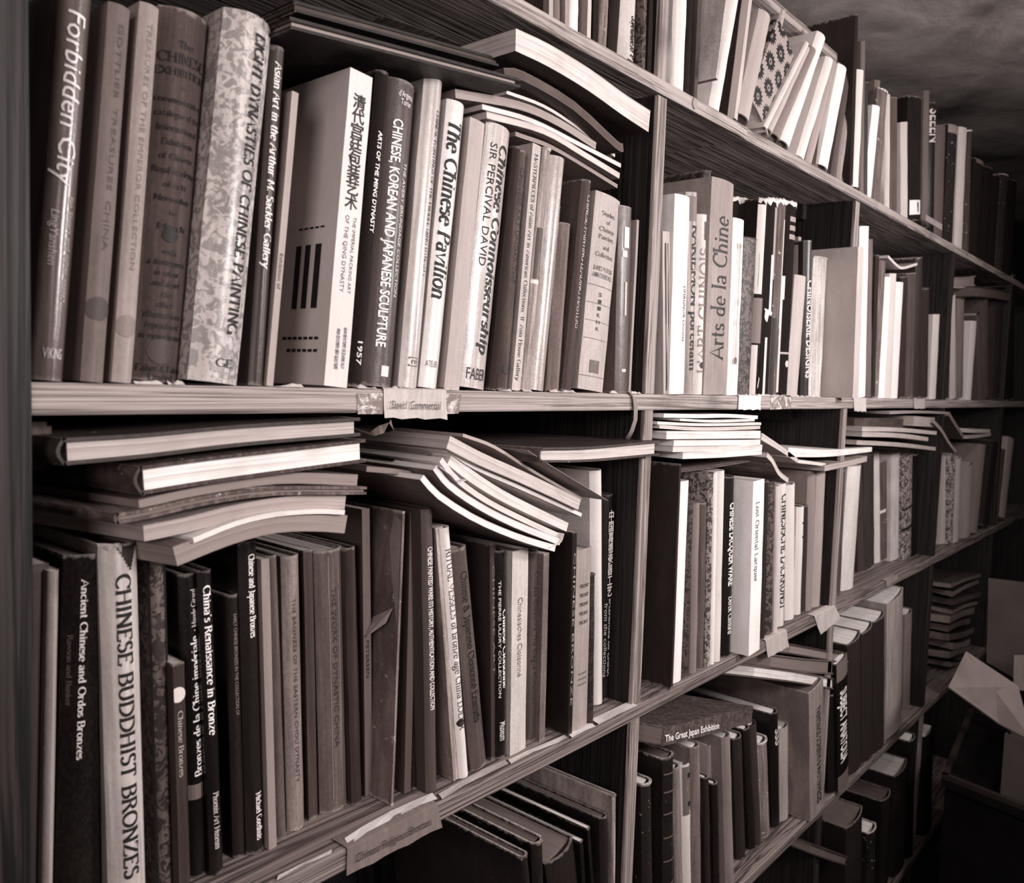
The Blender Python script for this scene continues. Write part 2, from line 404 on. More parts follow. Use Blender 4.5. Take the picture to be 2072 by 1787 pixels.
def make_book(root, wd, h, dp, col, style, hard=True, page=.78, spine=None, bulge=None, seed=0, case=False):
    """cover = two boards and a spine in one shell, pages = the block inside. local x 0..wd, y 0..dp, z 0..h"""
    rnd = random.Random(seed)
    ct = min(.0026, wd * .18) if hard else min(.0007, wd * .1)
    b = bulge if bulge is not None else (min(.009, wd * .34) if hard else 0.0004)
    N = 6 if b > .001 else 2
    def prof(ins):
        a = [(ins, dp)]
        for i in range(N + 1):
            x = wd * i / N
            a.append((min(max(x, ins), wd - ins), spine_y(x, wd, b) + ins))
        a.append((wd - ins, dp)); return a
    out, inn = prof(0), prof(ct)
    R = len(out)
    nz = 7 if hard else 4
    V, F = [], []
    for k in range(nz + 1):
        z = h * k / nz
        for (x, y) in out:
            j = rnd.uniform(-1, 1) * (.0005 if hard else .0003) if 0 < k < nz and y < dp * .5 else 0
            V.append((x, y + j, z))
    for k in range(nz):
        for i in range(R - 1):
            a = k * R + i; F.append((a, a + 1, a + 1 + R, a + R))
    base = len(V)
    for z in (0, h):
        for (x, y) in inn: V.append((x, y, z))
    for i in range(R - 1):
        F.append((base + i, base + R + i, base + R + i + 1, base + i + 1))
        F.append((i, base + i, base + i + 1, i + 1))
        t = nz * R + i; F.append((t, t + 1, base + R + i + 1, base + R + i))
    for i in (0, R - 1):
        col_ = [k * R + i for k in range(nz + 1)]
        F.append(tuple(col_ + [base + R + i, base + i]) if i else tuple(reversed(col_ + [base + R + i, base + i])))
    uvs = [[(V[i][0] + V[i][1], V[i][2]) for i in f] for f in F] if style == 'flowers' else None
    c = obj('cover', V, F, style, root, col, smooth=38, uvs=uvs)
    m = .003 if hard else .0004
    x0, x1 = ct + .0002, wd - ct - .0002
    y0, y1 = b + ct + .001, dp - (m if hard else .0)
    Z0, Z1 = m, h - m
    pv = boxv((x0, y0, Z0), (x1, y1, Z1))
    # sag of the fore edge and of the head
    puv = [[(pv[i][0], pv[i][1] + pv[i][2] * .3) for i in f] for f in BOXF]
    obj('pages', pv, BOXF, 'pages', root, page, uvs=puv)
    return c, b

def letter(root, wd, h, b, text, z0, z1, size, cx=.5, font='sans', col=.9, mode='down', shear=0.0, off=.0006):
    """lettering on the spine: z0 where it starts, z1 where it ends (share of the height), size and cx share of the width"""
    V, F, asp = text_mesh(text, font, shear)
    H = size * wd; P = []
    for s, t in V:
        if mode == 'down': x = cx * wd + (t - .5) * H; z = (z0 + (z1 - z0) * s) * h
        elif mode == 'up': x = cx * wd - (t - .5) * H; z = (z0 + (z1 - z0) * s) * h
        else:
            x = (cx - size / 2) * wd + s * H; z = z0 * h + (t - .5) * (z1 * h)
        P.append((x, spine_y(x, wd, b) - off, z))
    return obj('lettering', P, F, 'ink', root, col)

def disc(root, wd, h, b, cx, z, r, col, name='round_sticker', hcol=None):
    P, F = [], []
    for k in range(4):
        for i in range(24):
            a = math.tau * i / 24; x = min(max(cx * wd + r * k / 3 * math.cos(a), 0), wd)
            P.append((x, spine_y(x, wd, b) - .0005, z * h + r * k / 3 * math.sin(a)))
    for k in range(3):
        for i in range(24):
            j = (i + 1) % 24; F.append((24 * k + i, 24 * k + j, 24 * k + 24 + j, 24 * k + 24 + i))
    return obj(name, P, F, 'ink', root, col)
def patch(root, wd, h, b, x0, x1, z0, z1, col, name='spine_label', mat='ink', off=.0004):
    P, F = [], []
    for i in range(7):
        x = wd * (x0 + (x1 - x0) * i / 6); y = spine_y(x, wd, b) - off
        P += [(x, y, z0 * h), (x, y, z1 * h)]
    F = [(2 * i, 2 * i + 2, 2 * i + 3, 2 * i + 1) for i in range(6)]
    return obj(name, P, F, mat, root, col)

NB = [0]
POSTS = [.211, .9944, 1.747, 2.505, 3.27, 4.02]
def bk(row, ut, vt, ub, vb, wpx, col, style, label, y=None, dp=None, hard=None, page=.78, yaw=0.0, texts=(), discs=(), patches=(), frays=(), bulge=None,
       z=None, name='book', case=False, depthmax=.285, wadd=0.0):
    """a standing book from the photograph's measures: (ut,vt) top of its near edge, (ub,vb) a low point of the same edge, wpx its breadth there"""
    NB[0] += 1
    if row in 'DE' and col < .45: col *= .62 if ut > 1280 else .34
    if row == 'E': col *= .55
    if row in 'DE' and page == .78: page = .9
    zb = ZB[row] if z is None else z
    if y is None:
        if row == 'C' and vb < 1786:
            y = max(.004, min(.16, onZ(ub, vb, zb).y))
        else: y = {'A': .012, 'B': .012, 'C': .07, 'D': .03, 'E': .03}[row]
    T = onY(ut, vt, y); L = onY(ub, vb, y); R = onY(ub + wpx, vb, y)
    k = (T.x - L.x) / (T.z - L.z)
    lean = math.atan(k)
    wd = max(.0018, (R.x - L.x) * math.cos(lean)) + wadd
    gap = min(.0022, wd * .09) if row in 'AB' else min(.0018, wd * .08); wd -= gap
    xb = L.x + k * (zb - L.z)
    h = (T.z - zb) / math.cos(lean)
    lift = max(0.0, wd * math.sin(lean)) if row in 'BC' or row == 'A' else 0.0
    h -= lift
    if hard is None: hard = wd > .011
    if dp is None: dp = min(.285 - y, max(.16, h * .78))
    root = thing(name, label if label.count(' ') > 9 else label + ' on the ' + ROWNAME[row], {'slipcase': 'box'}.get(name, 'book'),
                 (xb + gap * .5 + lift * math.sin(lean), y, zb + lift + .0004), (0, 0, 0), 'books standing on the ' + ROWNAME[row])
    root.rotation_mode = 'XYZ'
    root.matrix_world = Matrix.Translation(root.location) @ Matrix.Rotation(yaw, 4, 'Z') @ Matrix.Rotation(lean, 4, 'Y')
    # keep clear of the uprights: slide a little, then narrow
    xa, xc = xb + min(0, h * math.sin(lean)), xb + wd + max(0, h * math.sin(lean))
    for i, px in enumerate(POSTS):
        if row == 'A' and i != 1: continue
        lo, hi = px - .0225, px + .0005
        if i == 0: lo = -9
        if xc > lo and xa < hi:
            if (xa + xc) / 2 < (lo + hi) / 2: dx = lo - xc
            else: dx = hi - xa
            s_ = max(-.014, min(.014, dx)); root.matrix_world = Matrix.Translation((s_, 0, 0)) @ root.matrix_world
            rest = abs(dx) - abs(s_)
            if rest > 0:
                cut = min(rest, wd * .4); wd -= cut
                if dx > 0: root.matrix_world = Matrix.Translation((cut, 0, 0)) @ root.matrix_world
    c, b = make_book(root, wd, h, dp, col, style, hard, page, bulge=bulge, seed=NB[0], case=False)
    if style == 'worn' and hard: fray(root, wd, h, b, random.Random(NB[0] * 3), .5 + .4 * random.Random(NB[0]).random())
    elif style in ('leather', 'ornate') and hard: fray(root, wd, h, b, random.Random(NB[0] * 3), .42, amp=.0022)
    for f_ in frays: fray(root, wd, h, b, random.Random(NB[0] + 5), **f_)
    for t in texts: letter(root, wd, h, b, *t[:4], **(t[4] if len(t) > 4 else {}))
    for d in discs: disc(root, wd, h, b, *d)
    for p in patches: patch(root, wd, h, b, *p)
    return root, wd, h, b

# ---------------------------------------------------------------- lying books and magazines
def smoothpts(P, n=14):
    if len(P) == 2: return [P[0].lerp(P[1], i / 4) for i in range(5)]
    Q = [2 * P[0] - P[1]] + P + [2 * P[-1] - P[-2]]; out = []
    seg = len(P) - 1; per = max(2, n // seg)
    for i in range(seg):
        a, b_, c, d = Q[i:i + 4]
        for j in range(per):
            t = j / per
            out.append(.5 * ((2 * b_) + (c - a) * t + (2 * a - 5 * b_ + 4 * c - d) * t * t + (3 * b_ - a - 3 * c + d) * t ** 3))
    out.append(P[-1]); return out
def ribbon(name, lo, hi, y0, y1, mat, parent, col, skew=0.0, smooth=40):
    "solid between two curves in the (x, z) plane, from depth y0 to y1; curves are lists of Vector((x, z))"
    V, F, U = [], [], []; n = len(lo)
    for (a) in (lo, hi):
        for y in (y0, y1):
            for p in a: V.append((p[0] + skew * (y - y0), y, p[1]))
    lf, lb, hf, hb = 0, n, 2 * n, 3 * n
    s = [0.0]
    for i in range(1, n): s.append(s[-1] + (lo[i] - lo[i - 1]).length)
    th = (hi[0] - lo[0]).length; dy = y1 - y0
    for i in range(n - 1):
        F.append((lf + i, lf + i + 1, hf + i + 1, hf + i)); U.append([(0, s[i]), (0, s[i + 1]), (th, s[i + 1]), (th, s[i])])
        F.append((lb + i + 1, lb + i, hb + i, hb + i + 1)); U.append([(0, s[i + 1]), (0, s[i]), (th, s[i]), (th, s[i + 1])])
        F.append((hf + i, hf + i + 1, hb + i + 1, hb + i)); U.append([(0.5, s[i]), (.5, s[i + 1]), (.5, s[i + 1]), (.5, s[i])])
        F.append((lf + i + 1, lf + i, lb + i, lb + i + 1)); U.append([(0.5, s[i + 1]), (.5, s[i]), (.5, s[i]), (.5, s[i + 1])])
    F.append((lf, hf, hb, lb)); U.append([(0, 0), (th, 0), (th, dy), (0, dy)])
    F.append((lf + n - 1, lb + n - 1, hb + n - 1, hf + n - 1)); U.append([(0, 0), (0, dy), (th, dy), (th, 0)])
    return obj(name, V, F, mat, parent, col, smooth=smooth, uvs=U)

def flat(pts, tpx, y, dp, pcol, ccol, label, group, style='paper', hard=False, name='magazine', skew=0.0, over=.003, spine=None, y_list=None, ct=None, tpx2=None, cat=None, wedge=0.0):
    """something lying: pts = its lower front edge in the photograph from one end to the other, tpx = thickness there"""
    P = [onY(u, v, y) for u, v in pts]
    q = onY(pts[0][0], pts[0][1] - tpx, y); th = abs(q.z - P[0].z)
    if tpx2: q2 = onY(pts[-1][0], pts[-1][1] - tpx2, y); th2 = abs(q2.z - P[-1].z)
    else: th2 = th
    root = thing(name, label, cat or ('book' if name == 'book' else name.replace('_', ' ')), (P[0].x, y, P[0].z), group=group)
    C = smoothpts([Vector((p.x - P[0].x, p.z - P[0].z)) for p in P])
    n = len(C); N = []
    for i in range(n):
        t = (C[min(n - 1, i + 1)] - C[max(0, i - 1)]).normalized(); N.append(Vector((-t.y, t.x)))
    TH = [th + (th2 - th) * i / (n - 1) for i in range(n)]
    if ct is None: ct = .0025 if hard else min(.0006, th * .12)
    at = lambda f: [C[i] + N[i] * f(TH[i]) for i in range(n)]
    ov = over if hard else 0.0
    def ext(c):
        if not ov: return c
        a = (c[0] - c[1]).normalized() * ov; b_ = (c[-1] - c[-2]).normalized() * ov
        return [c[0] + a] + c[1:-1] + [c[-1] + b_]
    if pcol is not None:
        ribbon('pages', at(lambda t: ct), at(lambda t: t - ct), ov, dp, 'pages', root, pcol, skew)
    ribbon('cover', ext(at(lambda t: 0)), ext(at(lambda t: ct)), 0, dp + ov, style, root, ccol, skew)
    if pcol is not None:
        ribbon('cover', ext(at(lambda t: t - ct)), ext(at(lambda t: t)), 0, dp + ov, style, root, ccol, skew)
    if spine == 'l':
        a, c2 = ext(at(lambda t: 0))[0], ext(at(lambda t: t))[0]; bl = min(.007, th * .25)
        lo = [a.lerp(c2, i / 6) + Vector((-bl * math.sin(math.pi * i / 6), 0)) for i in range(7)]
        hi = [p + Vector((ct, 0)) for p in lo]
        ribbon('spine', lo, hi, 0, dp + ov, style, root, ccol, skew)
    if spine == 'front':
        ribbon('spine', ext(at(lambda t: 0)), ext(at(lambda t: t)), -.0008, ct, style, root, ccol, skew)
    return root

# ================================================================ the setting
def plane(name, a, b, mat, kind='structure', col=None):
    o = box(name, a, b, mat, None, col); o['kind'] = kind; return o
plane('ceiling', (-1.5, -2.6, EYE + .93), (6.5, .40, EYE + .98), 'plaster')
plane('floor', (-1.5, -2.6, -.05), (6.5, .40, 0), 'cardboard', col=.14)
plane('wall_back', (-1.5, .345, 0), (6.5, .40, EYE + .93), 'cardboard', col=.10)
plane('wall_end', (5.6, -2.6, 0), (5.65, .345, EYE + .93), 'cardboard', col=.16)

# ================================================================ the bookcase
case = thing('bookcase', 'long wooden bookcase of thick worn planks with three uprights, holding every book', 'bookcase', (0, 0, 0))
PX = [.211, .9944, 1.747, 2.505, 3.27, 4.02]      # right faces of the uprights
PT = .022
TH = .0205
def shelf(z, x0, x1, mat, y0=0.0, th=TH, dip=0.0):
    n = 30; V, F = [], []
    rnd = random.Random(int(z * 1000))
    for i in range(n + 1):
        x = x0 + (x1 - x0) * i / n
        t = 0
        dz = rnd.uniform(-.0006, .0006); dy = rnd.uniform(-.0007, .0007)
        V += [(x, y0 + .0015 + dy, z - th), (x, y0 + dy, z - th + .002), (x, y0 + dy, z - .002 + dz), (x, y0 + .002 + dy, z), (x, .33, z), (x, .33, z - th)]
    for i in range(n):
        for j in range(6):
            a = 6 * i + j; b = 6 * i + (j + 1) % 6
            F.append((a, b, b + 6, a + 6))
    F.append(tuple(range(5, -1, -1))); F.append(tuple(6 * n + j for j in range(6)))
    return obj('shelf', V, F, mat, case, smooth=25)
shA = shelf(ZB['A'], .02, onY(1513, 268, 0).x, 'wood_board', th=.019)
shA2 = shelf(ZB['A'], onY(1514, 268, 0).x, 4.0, 'wood_board', y0=.001, th=.019)
shB = shelf(ZB['B'], PX[0] + .001, 4.0, 'wood_board', th=.0215)
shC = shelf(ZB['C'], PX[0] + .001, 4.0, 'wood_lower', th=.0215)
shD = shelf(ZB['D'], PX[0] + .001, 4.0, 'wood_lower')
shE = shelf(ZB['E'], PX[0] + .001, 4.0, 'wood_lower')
shT = shelf(EYE + .655, .3, 1.735, 'wood_board', y0=.035, th=.018)
tops = [ZB['E'] - .10, ZB['E'], ZB['D'], ZB['C'], ZB['B'], ZB['A'], EYE + .80]
for i, px in enumerate(PX):
    if i == 0:
        box('upright', (.06, -.004, 0), (PX[0], .33, EYE + .93), 'wood_dark', case, bevel=.0012)['label'] = 'dark end post with long vertical grain and a pale worn edge'
        continue
    for k in range(6):
        if k == 5 and i >= 2: continue
        z1 = tops[k + 1] - TH if k < 5 else EYE + .655 - .018
        y0 = .003 if k < 5 else .04
        if k == 5: y0 = .006
        up = box('upright', (px - PT, y0 + .006, tops[k]), (px, .33, z1), 'wood_stained', case, bevel=.001)
        box('edging', (px - PT - .0004, y0, tops[k] + .0003), (px + .0004, y0 + .0062, z1 - .0003), 'wood_post' if (k > 1 and i < 3) or (i == 3 and k == 1) else 'wood_dark', up, bevel=.0008)
# boards of the back
nb = 0
for i in range(27):
    x = .2 + i * .142
    box('back_board', (x, .331, ZB['E']), (x + .139, .341, EYE + (.80 if x < 1.65 else .45)), 'wood_back', case)
# cleats and brackets under the shelves
def cleat(a, b, mat='wood_dark'): return box('cleat', a, b, mat, case, bevel=.0015)
p = onY(60, 855, .03); q = onY(108, 948, .03)
obj_c = box('cleat', (PX[0] + .001, .03, q.z), (q.x, .30, p.z), 'cloth', case, .36, bevel=.003)
for px in PX[2:5]:
    for zt in (ZB['A'] - TH, ZB['B'] - TH):
        cleat((px - PT - .022, .10, zt - .03), (px - PT - .0005, .29, zt), 'wood_stained')
        box('brace', (px - PT - .20, .285, zt - .042), (px - PT - .001, .30, zt - .002), 'wood_stained', case, bevel=.001)

# screw and paper labels on the shelf edges
def px_panel(name, corners, y, parent, mat, col, th=.0006, label=None):
    P = [onY(u, v, y) for u, v in corners]
    V = [tuple(p) for p in P] + [(p.x, p.y + th, p.z) for p in P]; n = len(P)
    F = [tuple(range(n)), tuple(range(2 * n - 1, n - 1, -1))] + [(i, i + n, (i + 1) % n + n, (i + 1) % n) for i in range(n)]
    o = obj(name, V, F, mat, parent, col)
    if label: o['label'] = label
    return o
def fold_label(corners, parent, col, top=.02, label=None, zt=None, text=None, tcol=.2):
    """paper stuck on the shelf edge and folded over onto its top; corners: upper edge start and end, lower edge end and start"""
    P = [onY(u, v, -.0012) for u, v in corners]
    zt = zt + .0012
    V = []; n = 8
    for i in range(n + 1):
        t = i / n; a = P[0].lerp(P[1], t); c = P[3].lerp(P[2], t)
        wv = .0009 * math.sin(i * 2.1)
        V += [(c.x, -.0022 - abs(wv), c.z + wv), (.5 * (a.x + c.x), -.0014, .5 * (a.z + c.z)), (a.x, -.0012, zt - .001), (a.x, .001, zt + .0004), (a.x, top, zt + .0002)]
    F = []
    for i in range(n):
        for j in range(4):
            a = 5 * i + j; F.append((a, a + 5, a + 6, a + 1))
    o = obj('paper_label', V, F, 'paper', parent, col, smooth=50)
    if label: o['label'] = label
    if text:
        VV, FF, asp = text_mesh(text, 'sans', .25)
        a, b, c = P[0], P[1], P[3]
        W = [(a.lerp(b, .08 + .8 * s)).lerp(P[3].lerp(P[2], .08 + .8 * s), .62 - .34 * t) for s, t in VV]
        obj('lettering', [(p.x, -.0032, p.z) for p in W], FF, 'ink', o, tcol) if False else None
        L = obj('handwriting', [(p.x, -.0042, p.z) for p in W], FF, 'ink', parent, tcol)
    return o
fold_label([(776, 795), (903, 797), (903, 848), (777, 846)], shB, .78, .004, 'paper label taped over the edge with faded handwriting', ZB['B'], 'David  Commercial', .35)
px_panel('tape', [(723, 796), (775, 796), (775, 838), (724, 838)], -.0006, shB, 'tape', .7)
px_panel('tape', [(903, 797), (934, 797), (928, 837), (902, 838)], -.0006, shB, 'tape', .7)
px_panel('tape', [(1560, 803), (1604, 803), (1600, 827), (1558, 829)], -.0006, shB, 'tape', .7)
fold_label([(1495, 806), (1540, 806), (1537, 829), (1493, 829)], shB, .95, .004, 'blank white label stuck to the edge', ZB['B'])
fold_label([(1727, 807), (1753, 807), (1751, 833), (1728, 832)], shB, .80, .004, 'small torn label', ZB['B'])
fold_label([(1849, 808), (1871, 808), (1870, 827), (1849, 827)], shB, .75, .004, 'small buff label', ZB['B'])
fold_label([(703, 1718), (886, 1629), (893, 1672), (700, 1772)], shC, .50, .022, 'long brown label with illegible pencil writing', ZB['C'], 'Chinese Religious Bronzes', .25)
fold_label([(1549, 1301), (1592, 1278), (1595, 1308), (1553, 1331)], shC, .74, .012, 'pale label with a torn corner', ZB['C'])
fold_label([(1648, 1252), (1690, 1226), (1700, 1250), (1660, 1284)], shC, .76, .014, 'curling pale label', ZB['C'])
fold_label([(1793, 1160), (1815, 1150), (1815, 1172), (1793, 1188)], shC, .60, .01, 'small frayed label', ZB['C'])
# white paper strips left lying along the front of the lower shelf
def strip(pts, wd_, z, col, name='paper_strip'):
    V, F = [], []
    for i, (u, v) in enumerate(pts):
        p = onZ(u, v, z + .001); V += [(p.x, p.y, z + .0012 + .0015 * (i % 2)), (p.x + .004, p.y + wd_, z + .0022)]
    for i in range(len(pts) - 1): F.append((2 * i, 2 * i + 2, 2 * i + 3, 2 * i + 1))
    return obj(name, V, F, 'paper', shC, col)
strip([(706, 1712), (745, 1686), (800, 1655), (850, 1632), (885, 1617)], .012, ZB['C'], .9)
strip([(560, 1782), (620, 1752), (670, 1728)], .004, ZB['C'], .8)
strip([(895, 1618), (940, 1592), (985, 1567), (1030, 1548)], .010, ZB['C'], .75)
strip([(1034, 1546), (1080, 1524), (1130, 1503), (1148, 1495)], .008, ZB['C'], .85)
strip([(1158, 1493), (1186, 1480), (1205, 1470)], .012, ZB['C'], .9)
strip([(1212, 1466), (1255, 1446), (1290, 1428)], .016, ZB['C'], .85)
# round screw head on the high shelf edge
p = onY(1405, 210, 0)
sc = [(p.x + .006 * math.cos(a), -.0015, p.z + .0075 * math.sin(a)) for a in [math.tau * i / 16 for i in range(16)]]
obj('screw_head', sc + [(x, .001, z) for x, y, z in sc], [tuple(range(16))] + [(i, (i + 1) % 16, (i + 1) % 16 + 16, i + 16) for i in range(16)], 'ink', shA, .62)

def band(name, pts, wd_, col, label, cat, mat='paper'):
    "hanging strap: pts = (u, v, y) down its middle"
    C = [onY(u, v, y) for u, v, y in pts]; O = C[0].copy()
    root = thing(name, label, cat, O)
    V, F = [], []; n = len(C)
    for i, c in enumerate(C):
        c = c - O; t = (C[min(n - 1, i + 1)] - C[max(0, i - 1)]).normalized()
        sx = Vector((abs(t.z) + .2, 0, -t.x if t.z < 0 else t.x)).normalized() * wd_ * .5
        for q in (c - sx, c + sx): V.append(tuple(q))
        for q in (c + sx, c - sx): V.append((q.x, q.y + .0008, q.z))
    for i in range(n - 1):
        for j in range(4):
            a = 4 * i + j; b = 4 * i + (j + 1) % 4; F.append((a, b, b + 4, a + 4))
    F.append((3, 2, 1, 0)); F.append(tuple(4 * (n - 1) + j for j in range(4)))
    obj('strap_band', V, F, mat, root, col, smooth=60)
    return root
band('hanging_strap', [(1271, 799, .006), (1276, 796, -.001), (1284, 806, -.003), (1287, 826, -.004), (1286, 850, -.003), (1279, 872, 0), (1270, 889, .01)], .009, .58,
     'curled grey-brown strap hanging over the edge of the middle shelf by the first upright', 'strap')
band('torn_binding_strip', [(722, 874, .03), (740, 874, .01), (762, 872, 0), (782, 866, -.004), (794, 860, -.004), (790, 868, .01), (770, 878, .015)], .011, .45,
     'frayed strip of old binding poking out under the middle shelf beside the lying hardback', 'strip', 'worn')

def scraps(spans, row, col=.85):
    "little torn bits of paper and tape lying along the front edge of a shelf"
    rnd = random.Random(11)
    for u0, u1 in spans:
        a, c = onY(u0, 800, .001), onY(u1, 800, .001); n = max(3, int((c.x - a.x) / .004)); P, F = [], []
        for i in range(n + 1):
            x = a.x + (c.x - a.x) * i / n
            P += [(x, .000 - rnd.uniform(0, .0015), ZB[row] + .0004), (x, .003, ZB[row] + .0006 + rnd.uniform(.0002, .0034)), (x, .009, ZB[row] + .0006)]
        for i in range(n): F += [(3 * i, 3 * i + 3, 3 * i + 4, 3 * i + 1), (3 * i + 1, 3 * i + 4, 3 * i + 5, 3 * i + 2)]
        obj('paper_scrap', P, F, 'paper', shB, col)
scraps([(272, 330), (340, 372), (556, 612), (723, 760), (795, 815), (900, 925), (1010, 1034), (1058, 1074), (1112, 1165), (1232, 1248), (1276, 1296), (1510, 1590), (1600, 1660)], 'B')

# ================================================================ row B: middle shelf
T = lambda s, a, b, size, **k: (s, a, b, size, k)
bk('B', 131, -48, 70, 744, 74, .42, 'gloss', 'thick glossy jacketed book with white script title, first beside the end post', bulge=.011, page=.5,
   texts=[T('Forbidden City', .93, .49, .50, cx=.45, col=.92, shear=.25), T('Jan Stuart and other essays', .47, .20, .16, cx=.70, col=.72), T('LingYanshen', .43, .29, .2, cx=.26, col=.8, shear=.25), T('VIKING', .07, .028, .55, cx=.48, col=.85, mode='h')])
bk('B', 220, 0, 165, 753, 50, .46, 'paper', 'grey vellum bound volume with a dark round sticker', bulge=.003, page=.6,
   texts=[T('GOTTLIEB  TREASURES  CHINA', .95, .35, .25, cx=.6, col=.33)], discs=[(.5, .195, .0085, .30)])
bk('B', 284, 0, 228, 757, 44, .62, 'paper', 'pale vellum volume with worn edges and a faint round sticker', bulge=.003,
   texts=[T('TREASURES OF THE EMPEROR COLLECTION', .95, .30, .25, cx=.55, col=.5)], discs=[(.5, .15, .008, .54)])
r, wd, h, b = bk('B', 333, 0, 274, 757, 112, .36, 'cloth', 'broad dull grey spine with many short centred lines of serif print', y=.02, bulge=.012, page=.5)
for i, (t_, sz, wf) in enumerate([('The', .030, .28), ('CHINESE', .042, .84), ('EXHIBITION', .032, .9), ('A', .026, .08), ('commemorative', .026, .84), ('catalogue of the', .026, .8), ('International', .026, .72), ('Exhibition', .026, .56), ('of Chinese', .026, .6), ('Royal Academy', .028, .76), ('of Arts', .026, .4), ('November', .026, .64), ('to', .02, .14), ('March', .027, .5)]):
    letter(r, wd, h, b, t_, .905 - i * .0375, sz * .62, wf, cx=.45, font='serif', col=.10, mode='h')
disc(r, wd, h, b, .42, .395 + .0, .0055, .07)
for i, (t_, wf) in enumerate([('with', .26), ('a frontispiece', .66), ('in colour', .44), ('and about', .5), ('150', .2), ('other', .3), ('illustrations', .66), ('reproduced', .6), ('in monochrome', .74)]):
    letter(r, wd, h, b, t_, .350 - i * .0285, .016, wf, cx=.43, font='serif', col=.12, mode='h', shear=.15)
disc(r, wd, h, b, .42, .082 + .0, .0095, .30)
letter(r, wd, h, b, 'Faber & Faber', .035, .018, .8, cx=.46, font='serif', col=.10, mode='h')
letter(r, wd, h, b, 'Limited', .012, .018, .44, cx=.46, font='serif', col=.10, mode='h')
r, wd, h, b = bk('B', 467, 5, 392, 771, 106, .80, 'painted', 'large rumpled jacket with a faded landscape painting and black capitals down its spine', y=-.002, bulge=.012,
   texts=[T('EIGHT DYNASTIES OF CHINESE PAINTING', .955, .135, .24, cx=.66, font='serifb', col=.06), T('GE', .055, .022, .36, cx=.55, font='serif', col=.1, mode='h')])
bk('B', 551, 88, 506, 780, 32, .27, 'jacket', 'narrow dark brown book with a white italic gallery title, beside the painted jacket',
   texts=[T('Asian Art in the Arthur M. Sackler Gallery', .955, .345, .46, cx=.5, font='serifb', col=.93, shear=.12)])
bk('B', 591, 184, 539, 780, 15, .66, 'smooth', 'thin pale slip of a catalogue between the brown book and the dark patterned one', hard=False, texts=[T('Exhibition of', .45, .33, .5, col=.3)])
bk('B', 600, 206, 556, 776, 52, .13, 'ornate', 'dark book with a dense floral pattern, recessed beside the pale slipcase', y=.078, page=.3)
r, wd, h, b = bk('B', 707, 136, 653.5, 781, 50.5, .86, 'smooth', 'large pale slipcase with a column of black Chinese characters', y=.0, dp=.225, name='slipcase', bulge=0.0, hard=True, page=.7,
   texts=[T('THE IMPERIAL PACKING ART', .545, .30, .15, cx=.72, col=.25), T('OF THE QING DYNASTY', .545, .30, .17, cx=.40, col=.25)])
for i, ch in enumerate('清代宫廷包装艺术'):
    V_, F_, asp_ = text_mesh(ch, 'bold')
    z_ = .905 - i * .0455
    obj('lettering', [((.22 + .56 * s) * wd, -.0006, (z_ + (t - .5) * .036) * h) for s, t in V_], F_, 'ink', r, .07)
for j, xx in enumerate((.42, .72)):
    for i, ch in enumerate('故宫博物院编' if j == 0 else '紫禁城出版社'):
        V_, F_, asp_ = text_mesh(ch, 'sans')
        z_ = .175 - i * .022 + j * .006
        obj('lettering', [((xx - .08 + .16 * s) * wd, -.0006, (z_ + (t - .5) * .017) * h) for s, t in V_], F_, 'ink', r, .2)
# bars and small print low on the side of the slipcase
bars = []
for i, (y_, w_) in enumerate(((.020, .008), (.036, .007), (.050, .007))):
    bars.append(((-.0008, y_, .068 * h / .276), (0, y_ + w_, .125 * h / .276)))
for i in range(7): bars.append(((-.0008, .014 + i * .008, .040), (0, .019 + i * .008, .0425)))
for i in range(6): bars.append(((-.0008, .014 + i * .008, .029), (0, .019 + i * .008, .0315)))
for i in range(5): bars.append(((-.0008, .018 + i * .008, .139), (0, .023 + i * .008, .1405)))
multibox('barcode', bars, 'ink', r, .08)
bk('B', 766, 138, 708, 784, 29, .14, 'cloth', 'slim black book with small white capitals next to the pale slipcase', texts=[T('ARTS OF THE MING DYNASTY', .81, .49, .34, cx=.55, font='bold', col=.93), T('1957', .145, .07, .34, cx=.45, font='bold', col=.85)])
bk('B', 791, 149, 741, 779, 65, .32, 'jacket', 'thick brown jacket about Chinese, Korean and Japanese sculpture in white capitals', bulge=.010,
   texts=[T("d'Argencé", .955, .02, .5, cx=.55, col=.9, mode='h'), T('Turner', .93, .02, .36, cx=.55, col=.9, mode='h'), T('CHINESE, KOREAN AND JAPANESE SCULPTURE', .87, .13, .26, cx=.36, font='bold', col=.94), T('THE AVERY BRUNDAGE COLLECTION', .74, .30, .15, cx=.70, col=.85)],
   patches=[(.42, .68, .035, .07, .85)])
bk('B', 865, 148, 811, 786, 41, .74, 'gloss', 'tall cream jacket with tiny lettering, between the brown sculpture book and the white pavilion book', bulge=.006,
   texts=[T('CHINESE PAINTINGS OF THE MIDDLE QING DYNASTY', .90, .36, .18, cx=.72, font='serif', col=.15), T('[E]', .10, .07, .4, cx=.6, col=.45)])
bk('B', 911, 197, 852, 786, 40, .88, 'gloss', 'white jacket with large black title about a Chinese pavilion', bulge=.006,
   texts=[T('The Chinese Pavilion', .93, .31, .62, cx=.45, font='serifb', col=.06, shear=.12), T('ATELIER', .085, .022, .6, cx=.45, col=.5, mode='h')])
bk('B', 952, 236, 899, 786, 34, .70, 'smooth', 'plain unlettered grey book beside the white pavilion jacket', bulge=.0015)
